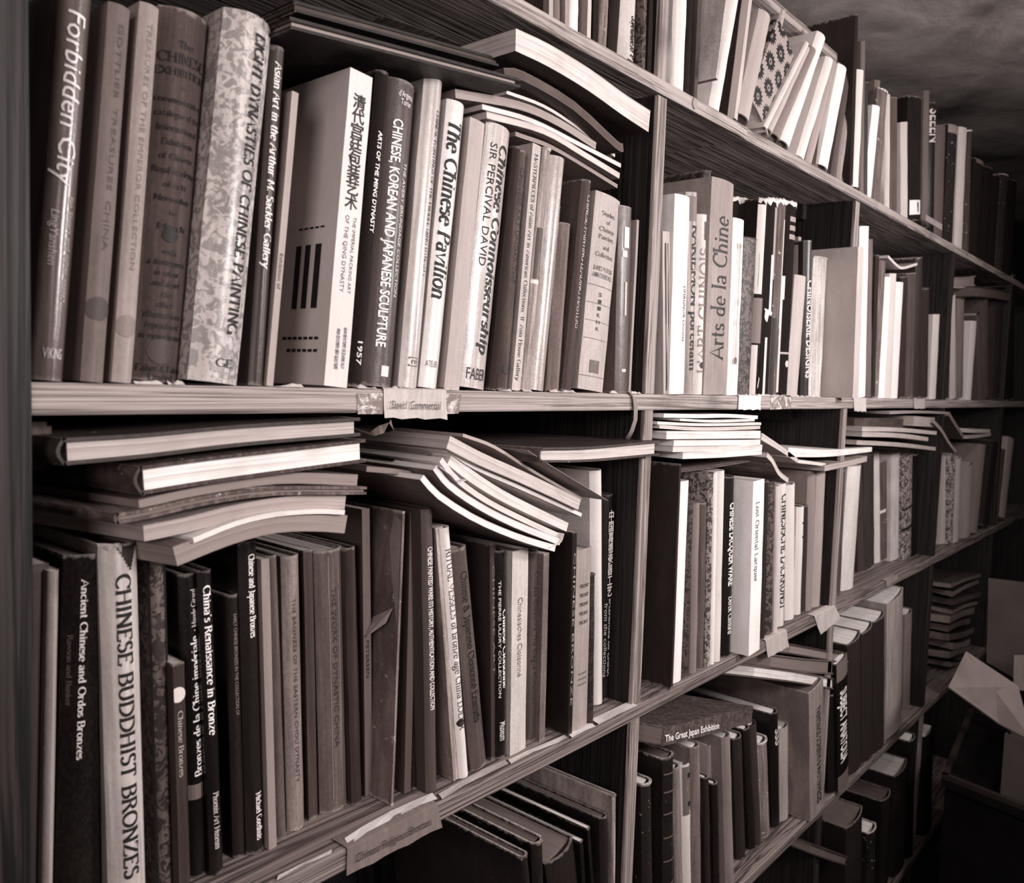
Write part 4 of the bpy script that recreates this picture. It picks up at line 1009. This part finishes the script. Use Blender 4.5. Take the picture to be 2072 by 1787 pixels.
C(1883, 962, 1877, 1109, 28, .13, 'cloth', 'wide black book below the drooping magazine')
C(1918, 922, 1908, 1103, 13, .74, 'smooth', 'pale spine after the wide black book')
C(1928, 922, 1922, 1102, 10, .72, 'ornate', 'spine with a column of black characters after the pale one')
C(1940, 930, 1934, 1100, 8, .7, 'smooth', 'slim pale spine beside the column of characters')
C(1961, 946, 1956, 1091, 12, .64, 'smooth', 'short grey spine standing apart past the third upright')
C(1990, 899, 1971, 1086, 9, .54, 'smooth', 'grey leaning spine past the third upright')
C(2017, 891, 1994, 1078, 10, .15, 'ornate', 'black leaning spine with a chain of white marks')
C(2030, 908, 2013, 1075, 8, .38, 'cloth', 'drab leaning spine near the far end')
C(2046, 884, 2024, 1070, 11, .68, 'smooth', 'tall pale leaning spine last at the far end')

# ================================================================ row D
def Dd(ut, vt, ub, vb, w_, col, style, label, **k): return bk('D', ut, vt, ub, vb, w_, col, style, label, **k)
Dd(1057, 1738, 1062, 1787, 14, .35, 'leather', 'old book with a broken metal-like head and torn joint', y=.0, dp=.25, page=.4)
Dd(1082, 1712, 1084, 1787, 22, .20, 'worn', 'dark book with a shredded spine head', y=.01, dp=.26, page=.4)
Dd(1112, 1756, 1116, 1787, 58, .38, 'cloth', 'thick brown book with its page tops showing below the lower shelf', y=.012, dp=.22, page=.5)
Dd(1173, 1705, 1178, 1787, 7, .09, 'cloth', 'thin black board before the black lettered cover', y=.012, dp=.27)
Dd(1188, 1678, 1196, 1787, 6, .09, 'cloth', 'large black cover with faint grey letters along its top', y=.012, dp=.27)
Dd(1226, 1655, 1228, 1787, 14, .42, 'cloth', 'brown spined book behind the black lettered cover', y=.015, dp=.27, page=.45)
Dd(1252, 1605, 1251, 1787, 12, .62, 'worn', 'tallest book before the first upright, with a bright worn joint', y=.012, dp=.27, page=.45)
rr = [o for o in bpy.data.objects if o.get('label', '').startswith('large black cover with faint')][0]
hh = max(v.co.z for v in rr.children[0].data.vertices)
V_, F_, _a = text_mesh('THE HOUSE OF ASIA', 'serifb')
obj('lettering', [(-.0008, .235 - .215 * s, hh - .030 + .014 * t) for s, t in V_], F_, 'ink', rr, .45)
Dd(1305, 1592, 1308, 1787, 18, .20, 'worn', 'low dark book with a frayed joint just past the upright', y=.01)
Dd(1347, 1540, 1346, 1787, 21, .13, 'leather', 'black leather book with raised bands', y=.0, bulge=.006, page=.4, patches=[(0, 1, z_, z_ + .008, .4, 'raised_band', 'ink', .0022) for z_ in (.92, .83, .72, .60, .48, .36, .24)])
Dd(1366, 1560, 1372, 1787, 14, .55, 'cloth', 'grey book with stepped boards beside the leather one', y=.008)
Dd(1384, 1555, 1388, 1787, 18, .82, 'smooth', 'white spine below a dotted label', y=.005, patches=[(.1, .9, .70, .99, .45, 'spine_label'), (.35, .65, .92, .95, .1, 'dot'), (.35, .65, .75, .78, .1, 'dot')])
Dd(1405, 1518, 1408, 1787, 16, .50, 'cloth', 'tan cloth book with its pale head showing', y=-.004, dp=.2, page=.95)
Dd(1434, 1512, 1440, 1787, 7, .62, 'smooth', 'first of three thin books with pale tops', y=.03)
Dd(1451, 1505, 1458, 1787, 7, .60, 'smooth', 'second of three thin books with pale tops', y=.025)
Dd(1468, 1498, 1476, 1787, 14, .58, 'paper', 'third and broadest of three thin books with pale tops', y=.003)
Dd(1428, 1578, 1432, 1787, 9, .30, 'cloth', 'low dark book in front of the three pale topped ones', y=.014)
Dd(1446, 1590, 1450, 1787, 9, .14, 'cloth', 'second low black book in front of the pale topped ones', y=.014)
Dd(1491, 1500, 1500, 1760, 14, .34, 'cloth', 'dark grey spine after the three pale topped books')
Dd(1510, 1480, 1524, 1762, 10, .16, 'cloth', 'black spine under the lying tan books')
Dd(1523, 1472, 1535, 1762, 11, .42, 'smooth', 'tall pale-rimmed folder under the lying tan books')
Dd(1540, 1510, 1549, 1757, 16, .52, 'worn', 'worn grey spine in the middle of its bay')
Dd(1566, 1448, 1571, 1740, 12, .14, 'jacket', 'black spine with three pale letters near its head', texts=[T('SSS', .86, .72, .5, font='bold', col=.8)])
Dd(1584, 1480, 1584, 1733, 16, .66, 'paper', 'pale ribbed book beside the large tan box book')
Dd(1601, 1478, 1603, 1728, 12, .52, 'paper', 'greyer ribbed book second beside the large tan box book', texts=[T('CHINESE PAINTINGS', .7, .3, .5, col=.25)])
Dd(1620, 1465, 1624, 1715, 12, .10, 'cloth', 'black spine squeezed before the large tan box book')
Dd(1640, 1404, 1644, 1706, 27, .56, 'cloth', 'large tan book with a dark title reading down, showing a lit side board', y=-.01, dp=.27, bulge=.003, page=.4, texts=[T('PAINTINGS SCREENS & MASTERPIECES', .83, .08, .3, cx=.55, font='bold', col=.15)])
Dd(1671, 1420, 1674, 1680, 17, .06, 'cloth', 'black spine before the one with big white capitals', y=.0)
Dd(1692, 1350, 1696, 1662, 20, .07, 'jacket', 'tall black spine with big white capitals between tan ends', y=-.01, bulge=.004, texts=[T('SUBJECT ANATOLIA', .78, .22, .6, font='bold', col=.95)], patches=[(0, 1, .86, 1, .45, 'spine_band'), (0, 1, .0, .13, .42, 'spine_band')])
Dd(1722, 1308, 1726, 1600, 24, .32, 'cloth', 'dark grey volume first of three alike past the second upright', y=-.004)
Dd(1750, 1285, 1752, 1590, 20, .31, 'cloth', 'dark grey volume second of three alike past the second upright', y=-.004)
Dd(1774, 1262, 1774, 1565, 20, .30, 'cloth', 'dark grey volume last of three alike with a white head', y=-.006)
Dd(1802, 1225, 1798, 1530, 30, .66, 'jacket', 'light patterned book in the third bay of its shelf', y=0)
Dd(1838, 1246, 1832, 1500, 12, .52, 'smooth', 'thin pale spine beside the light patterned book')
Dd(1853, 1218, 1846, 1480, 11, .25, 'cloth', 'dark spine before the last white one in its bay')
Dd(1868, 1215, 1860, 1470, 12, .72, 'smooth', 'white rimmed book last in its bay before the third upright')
def Ee(*a, **k): return bk('E', *a, **k)
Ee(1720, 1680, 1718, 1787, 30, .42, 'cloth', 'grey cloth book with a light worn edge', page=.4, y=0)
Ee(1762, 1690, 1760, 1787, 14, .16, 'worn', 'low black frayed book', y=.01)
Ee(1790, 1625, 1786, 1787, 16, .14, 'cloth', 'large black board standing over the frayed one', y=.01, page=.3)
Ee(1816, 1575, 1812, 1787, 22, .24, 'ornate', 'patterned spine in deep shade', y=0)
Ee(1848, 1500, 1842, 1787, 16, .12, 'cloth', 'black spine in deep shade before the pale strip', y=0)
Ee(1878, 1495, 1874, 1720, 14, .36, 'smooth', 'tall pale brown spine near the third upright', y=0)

# ================================================================ lying stacks
g1 = 'albums lying on top of the middle row'
flat([(768, 30), (860, 62), (958, 100)], 5, .10, .14, None, .42, 'thin brown board resting highest on the album pile', g1, 'worn', name='folder', skew=.3)
flat([(600, 24), (1007, 134)], 22, .02, .20, .3, .14, 'dark album with a thin white edge on the pile under the high shelf', g1, 'leather', hard=True, name='album', over=.002)
flat([(597, 60), (1048, 176)], 24, -.02, .25, .62, .2, 'wide patterned portfolio jutting out above the pale slipcase', g1, 'ornate', hard=True, name='album', over=.004)
g2 = 'bent magazines piled against the first upright'
flat([(1043, 275), (1128, 308), (1249, 381)], 9, .02, .2, .62, .62, 'lowest grey magazine of the drooping pile', g2)
flat([(985, 240), (1100, 272), (1180, 318), (1253, 362)], 15, .01, .22, .85, .6, 'long white magazine second lowest in the drooping pile', g2)
flat([(976, 222), (1076, 250), (1170, 296), (1256, 340)], 12, .012, .22, .9, .5, 'white magazine third lowest in the drooping pile', g2)
flat([(922, 199), (1050, 222), (1130, 256), (1205, 303)], 19, .018, .21, .68, .55, 'thick tan magazine in the middle of the drooping pile', g2)
flat([(1025, 190), (1100, 218), (1170, 262), (1244, 318)], 7, .03, .22, .88, .88, 'white topped booklet above the tan magazine', g2)
flat([(1022, 158), (1060, 164), (1160, 222), (1246, 300), (1262, 307)], 20, .012, .22, .35, .46, 'brown covered booklet curling toward the upright', g2)
flat([(1043, 104), (1110, 136), (1190, 184), (1260, 234), (1312, 268)], 48, -.012, .22, .86, .28, 'very thick paperback bent under the high shelf, its page block facing out', g2, tpx2=47, name='book')
flat([(1230, 160), (1285, 196), (1318, 190)], 2, .03, .05, None, .72, 'curled loose sheet above the thick bent paperback', g2, name='loose_sheet')
g3 = 'books piled on the lower row beside the end post'
flat([(359, 1146), (470, 1102), (560, 1079), (640, 1076), (697, 1080)], 42, -.002, .20, .62, .5, 'lowest arched paperback of the pile beside the end post', g3, name='book', tpx2=37, skew=-.25)
flat([(393, 1099), (480, 1064), (560, 1046), (640, 1040), (697, 1042)], 11, -.006, .18, .92, .9, 'thin white magazine curving over the arched paperback', g3, skew=-.25)
flat([(292, 1096), (380, 1078), (460, 1057), (540, 1041), (620, 1031), (697, 1032)], 33, .002, .22, .70, .6, 'pale thick book with one curved end, under the tattered one', g3, name='book', tpx2=30, skew=-.25)
flat([(242, 1060), (300, 1050), (420, 1022), (560, 1003), (738, 1001)], 22, -.004, .24, .5, .42, 'tattered thin book in the middle of the pile', g3, 'worn', True, name='book', over=.002, spine='l', tpx2=16, skew=-.2)
flat([(282, 1029), (400, 1006), (560, 980), (722, 984)], 18, .002, .22, .58, .45, 'brown paperback under the white worn hardback', g3, name='book', tpx2=24, skew=-.2)
flat([(298, 1000), (420, 980), (560, 960), (734, 936)], 58, -.006, .20, .95, .34, 'white paged hardback with chipped covers', g3, 'worn', True, name='book', spine='l', tpx2=46, skew=-.15, over=.004)
flat([(142, 941), (300, 926), (500, 902), (722, 883)], 55, -.008, .20, .76, .24, 'topmost lying hardback with neat page block just under the middle shelf', g3, 'leather', True, name='book', spine='l', tpx2=37, skew=-.12, over=.004)
g4 = 'magazines slumped across the lower row'
flat([(741, 955), (800, 960), (846, 968)], 12, .03, .2, .55, .42, 'brown magazine whose flat end points to the lying hardbacks', g4)
flat([(850, 972), (885, 1010), (950, 1052), (1010, 1080), (1064, 1100), (1122, 1117)], 15, -.004, .20, .95, .5, 'lowest long white magazine slumping toward the first upright', g4, tpx2=14)
flat([(876, 952), (905, 988), (965, 1030), (1040, 1068), (1132, 1104)], 15, -.002, .20, .93, .6, 'second long white magazine of the slump', g4, tpx2=14)
flat([(889, 935), (925, 978), (985, 1020), (1060, 1058), (1131, 1090)], 12, .002, .19, .88, .9, 'rumpled white booklet lying on the slumping magazines', g4)
flat([(905, 940), (950, 975), (1010, 1012), (1080, 1046), (1146, 1076)], 26, .004, .19, .90, .8, 'crumpled sheaf of loose white papers in the slump', g4, name='papers', tpx2=18)
flat([(905, 914), (960, 950), (1040, 985), (1110, 1016), (1176, 1046)], 9, .002, .18, .92, .9, 'thin white pamphlet right below the thick page block', g4)
flat([(903, 908), (970, 942), (1050, 976), (1120, 1008), (1170, 1032)], 28, -.004, .17, .82, .7, 'thick grey page block topping the slump', g4, name='book', tpx2=22)
flat([(936, 884), (1000, 908), (1080, 958), (1176, 1012)], 7, .012, .17, .72, .6, 'thin stiff cover lying over the thick page block', g4, name='folder')
flat([(1068, 912), (1130, 952), (1230, 1013)], 5, -.01, .10, None, .74, 'stiff pale card sloping down over the tall white spine', g4, name='card')
flat([(862, 921), (885, 917), (905, 925)], 12, .03, .08, None, .86, 'small folded corner of white paper peeping out beside the black booklet', g4, name='loose_sheet', tpx2=2)
flat([(890, 945), (912, 962), (926, 976), (944, 972)], 34, -.006, .05, None, .88, 'creased loose sheet buckling at the near end of the slump', g4, name='loose_sheet', tpx2=3)
flat([(1112, 1110), (1135, 1098), (1142, 1080)], 8, -.006, .05, None, .9, 'small torn sheet hanging from the lower end of the slump', g4, name='loose_sheet', tpx2=3)
flat([(800, 934), (880, 942)], 18, .06, .14, None, .08, 'black booklet with tiny white letters peeping out behind the slump', g4, name='book', hard=True)
flat([(1100, 936), (1200, 934), (1330, 922)], 30, -.012, .20, .82, .30, 'dark hardback lying flat against the first upright', 'books lying below the middle shelf by the first upright', 'leather', True, name='book', spine='l', tpx2=30, over=.005, skew=-.4)
g5 = 'books stacked flat past the first upright'
flat([(1378, 956), (1450, 946), (1518, 934)], 18, .01, .2, None, .50, 'brown board at the bottom of the white stack past the first upright', g5, 'worn', name='folder', tpx2=15)
flat([(1381, 929), (1460, 926), (1541, 920)], 13, .0, .2, .92, .85, 'lowest white book of the stack past the first upright', g5, name='book', tpx2=13)
flat([(1361, 915), (1460, 913), (1542, 909)], 11, .002, .2, .86, .9, 'second white book from the bottom of that stack past the upright', g5, name='book', tpx2=9)
flat([(1363, 903), (1460, 902), (1538, 901)], 12, .002, .2, .93, .9, 'third white book up in the stack past the first upright', g5, name='book', tpx2=11)
flat([(1348, 889), (1460, 888), (1538, 887)], 16, .0, .2, .92, .88, 'thickest white book of the stack past the first upright', g5, name='book', tpx2=15)
flat([(1334, 867), (1400, 871), (1460, 871), (1538, 868)], 7, .004, .2, .8, .9, 'bowed magazine just above the thickest white book', g5)
flat([(1330, 859), (1400, 862), (1460, 862), (1540, 860)], 6, .004, .2, .88, .9, 'thin magazine second from the top of the white stack', g5)
flat([(1376, 852), (1450, 855), (1527, 852)], 5, .004, .2, .9, .92, 'short magazine near the top of the white stack', g5)
flat([(1343, 845), (1420, 846), (1473, 845), (1533, 848)], 8, .006, .2, .92, .95, 'topmost white magazine with a raised middle past the upright', g5)
flat([(1540, 890), (1580, 914), (1613, 936)], 14, .0, .12, .8, .8, 'magazine hanging like a ramp beside the white stack', g5, tpx2=8)
flat([(1614, 937), (1640, 940), (1670, 944)], 7, .0, .14, .85, .8, 'flat end of a pale magazine resting beside the ramp', g5)
flat([(1551, 926), (1562, 938), (1575, 962), (1594, 978)], 11, -.004, .10, .8, .5, 'curled magazine drooping over the script covered spine', g5, 'worn')
flat([(1594, 925), (1680, 924), (1764, 914)], 19, .0, .18, .92, .92, 'white folded book lying flat before the second upright', g5, name='book', tpx2=9)
flat([(1668, 954), (1710, 945), (1754, 934)], 12, -.004, .18, .7, .62, 'tan board below the white folded book', g5, 'worn', name='folder')
g6 = 'papers heaped flat past the second upright'
flat([(1733, 900), (1820, 904), (1893, 912)], 9, .0, .2, .7, .72, 'lowest layer of the heap past the second upright', g6)
flat([(1744, 884), (1820, 886), (1878, 893)], 10, .002, .2, .74, .75, 'middle layer of the heap past the second upright', g6)
flat([(1744, 873), (1820, 874), (1895, 880)], 9, .002, .2, .76, .8, 'third layer of the heap past the second upright', g6)
flat([(1728, 868), (1790, 866), (1850, 868)], 22, .03, .2, .25, .20, 'dark lying book at the back of the heap past the second upright', g6, 'leather', name='book')
flat([(1848, 862), (1890, 864)], 20, .006, .2, .7, .66, 'pale bundle under the top sheet of the heap', g6)
flat([(1800, 838), (1860, 836), (1922, 838)], 5, .0, .2, .6, .8, 'top sheet of the heap touching the middle shelf', g6)
flat([(1888, 856), (1905, 875), (1920, 900), (1934, 918)], 8, -.002, .12, .6, .5, 'inner curled magazine drooping past the heap', g6)
flat([(1920, 842), (1932, 862), (1950, 890)], 9, -.004, .12, .5, .42, 'outer curled magazine drooping past the heap', g6)
flat([(1937, 874), (1970, 876), (2003, 876)], 8, .0, .2, .85, .8, 'white magazine lying past the third upright', g6)
flat([(1952, 888), (1980, 886), (2005, 882)], 7, .0, .2, .75, .6, 'second magazine lying past the third upright', g6)
g7 = 'small things lying on the far end of the middle row'
flat([(1928, 583), (1950, 583), (1973, 578)], 22, .02, .12, .6, .66, 'small pale box-shaped book lying on the row past the third upright', g7, name='book', hard=True)
flat([(1968, 600), (2010, 604), (2044, 610)], 22, .0, .2, .4, .32, 'brown book lying across the far end of the middle row', g7, name='book', hard=True)
flat([(2026, 580), (2050, 582)], 13, .01, .12, None, .6, 'little white box on the brown lying book', g7, name='small_box')
flat([(1797, 522), (1815, 540), (1828, 545), (1856, 537)], 6, .0, .12, .85, .8, 'bent magazine cupped across the tops of the slim white books', 'papers resting on the middle row', name='magazine')
g8 = 'books lying flat on the second lowest row'
flat([(1340, 1510), (1430, 1487), (1519, 1463)], 36, -.012, .15, .5, .42, 'flat book about a great Japan exhibition with its title facing out', g8, 'painted', True, name='book', spine='front', tpx2=32, over=.0, skew=-.35)
ge = [o for o in bpy.data.objects if o.get('label', '').startswith('flat book about a great')][0]
V_, F_, _a = text_mesh('The Great Japan Exhibition', 'bold')
A0, A1 = onY(1346, 1502, -.014), onY(1455, 1474, -.014); A2 = onY(1346, 1484, -.014)
obj('lettering', [tuple(A0.lerp(A1, s) + (A2 - A0) * t * .8 - ge.location) for s, t in V_], F_, 'ink', ge, .93)
flat([(1527, 1372), (1610, 1382), (1692, 1396)], 24, .0, .16, .9, .4, 'white paged book lying on the large tan book', g8, name='book', hard=True, tpx2=20, skew=-.5)
flat([(1560, 1352), (1640, 1362), (1712, 1366)], 26, .0, .2, .5, .45, 'brown book lying above the white paged one', g8, name='book', hard=True, tpx2=26, skew=-.5)
flat([(1600, 1324), (1660, 1334), (1710, 1342)], 20, .004, .2, .55, .3, 'topmost lying book under the lower shelf past the middle bay', g8, name='book', hard=True, skew=-.5)
flat([(1640, 1728), (1680, 1742), (1712, 1752)], 18, -.01, .2, .4, .3, 'dark lying book on the lowest row', g8, name='book', hard=True)
# leaning sheaves past the third upright
g9 = 'paper sheaves heaped behind the cardboard box'
rs = random.Random(5)
zc = ZB['D']
p0 = onY(1925, 1372, .02)
for i in range(11):
    u0 = 1922 + rs.uniform(-4, 6); t_ = i / 10; vv = 1368 - 178 * t_
    wd_ = 30 + 34 * t_ + rs.uniform(-8, 8); til = 8 + 16 * t_ + rs.uniform(-5, 5)
    flat([(u0, vv), (u0 + wd_ * .5, vv - til * .5 + rs.uniform(-3, 3)), (u0 + wd_, vv - til)], rs.uniform(7, 13), .01 + rs.uniform(0, .02), .12, .42 + rs.uniform(-.1, .15), .15 + rs.uniform(0, .2),
         ['lowest', 'second lowest', 'third', 'fourth', 'fifth', 'sixth', 'seventh', 'eighth', 'ninth', 'second highest', 'topmost'][i] + ' dim sheaf of papers in the heap behind the cardboard box', g9, 'worn', name='papers', skew=rs.uniform(-.3, .3))

# ================================================================ desk and cardboard box in the aisle
ZD = EYE - .93
def slab_poly(name, top, z0, mat, parent, col, base):
    n = len(top)
    V = [(p[0] - base[0], p[1] - base[1], p[2] - base[2]) for p in top] + [(p[0] - base[0], p[1] - base[1], z0 - base[2]) for p in top]
    F = [tuple(range(n)), tuple(range(2 * n - 1, n - 1, -1))] + [(i, i + n, (i + 1) % n + n, (i + 1) % n) for i in range(n)]
    return obj(name, V, F, mat, parent, col)
a, b_, c_, d_ = onZ(1905, 1575, ZD), onZ(2150, 1672, ZD), onZ(2260, 1500, ZD), onZ(1960, 1440, ZD)
cen = (a + b_ + c_ + d_) / 4
desk = thing('desk', 'dark desk with a raised rim standing in the aisle past the bookcase', 'desk', (cen.x, cen.y, 0))
bs = (cen.x, cen.y, 0)
ins = [p.lerp(cen, .05) for p in (a, b_, c_, d_)]
slab_poly('desk_top', [a, b_, c_, d_][::-1], ZD - .02, 'smooth', desk, .03, bs)
low = [Vector((p.x, p.y, ZD - .03)) for p in ins]
slab_poly('desk_body', low[::-1], 0.0, 'smooth', desk, .02, bs)
for p, q in ((a, b_), (a, d_)):
    dd = (cen - (p + q) / 2).normalized() * .014
    rim = [Vector((p.x, p.y, ZD + .012)), Vector((q.x, q.y, ZD + .012)), Vector((q.x + dd.x, q.y + dd.y, ZD + .012)), Vector((p.x + dd.x, p.y + dd.y, ZD + .012))]
    slab_poly('rim', rim, ZD, 'smooth', desk, .2, bs)
e = onZ(2024, 1612, ZD)
bx = thing('cardboard_box', 'open brown cardboard box with raised flaps on the dark desk', 'box', (e.x, e.y, ZD), (0, 0, 0))
bz = onX(2024, 1482, e.x).z - ZD
bw, bd = .34, .26
def pan(name, V4, col):
    n = len(V4); V4 = [Vector(v) for v in V4]
    nn = (V4[1] - V4[0]).cross(V4[2] - V4[0]).normalized() * .004
    V = V4 + [v + nn for v in V4]
    F = [tuple(range(n)), tuple(range(2 * n - 1, n - 1, -1))] + [(i, i + n, (i + 1) % n + n, (i + 1) % n) for i in range(n)]
    return obj(name, [tuple(v) for v in V], F, 'cardboard', bx, col)
pan('side_panel', [(0, 0, .002), (0, -bd, .002), (0, -bd, bz), (0, 0, bz)], .30)
pan('side_panel', [(0, 0, .002), (bw, 0, .002), (bw, 0, bz), (0, 0, bz)], .34)
pan('side_panel', [(bw, 0, .002), (bw, -bd, .002), (bw, -bd, bz), (bw, 0, bz)], .30)
pan('side_panel', [(0, -bd, .002), (bw, -bd, .002), (bw, -bd, bz), (0, -bd, bz)], .34)
pan('flap', [(0, 0, bz), (0, -bd, bz), (-.12, -bd, bz + .02), (-.12, .02, bz + .07)], .48)
f1 = [onX(1919, 1390, e.x - .10), onX(1955, 1318, e.x + .02), onX(2060, 1388, e.x + .06), onX(2090, 1500, e.x), onX(2022, 1464, e.x)]
bpy.data.objects.remove([o for o in bx.children if o.name.startswith('flap')][0])
pan('flap', [tuple(p - bx.location) for p in f1], .52)
f2 = [onX(1996, 1340, e.x + .32), onX(2000, 1170, e.x + .32), onX(2100, 1182, e.x + .32), onX(2100, 1400, e.x + .32)]
pan('flap', [tuple(p - bx.location) for p in f2], .36)
f3 = [onX(2050, 1396, e.x + .2), onX(2052, 1326, e.x + .2), onX(2100, 1326, e.x + .2), onX(2100, 1400, e.x + .2)]
sh = thing('note_card', 'pale square card standing up inside the cardboard box', 'card', bx.location)
V = [Vector(p - bx.location) for p in f3]; V2 = V + [v + Vector((.002, 0, 0)) for v in V]
obj('card_sheet', [tuple(v) for v in V2], [(0, 1, 2, 3), (7, 6, 5, 4), (0, 4, 5, 1), (1, 5, 6, 2), (2, 6, 7, 3), (3, 7, 4, 0)], 'paper', sh, .6)
p1, p2 = onX(2052, 822, 4.12), onX(2120, 1172, 4.12)
cab = thing('cupboard', 'tall plain grey cupboard at the dim end of the aisle', 'cupboard', (4.12, p1.y, 0))
box('body', (0, p2.y - p1.y - .3, 0), (.4, 0, p1.z), 'wood_dark', cab, bevel=.003)
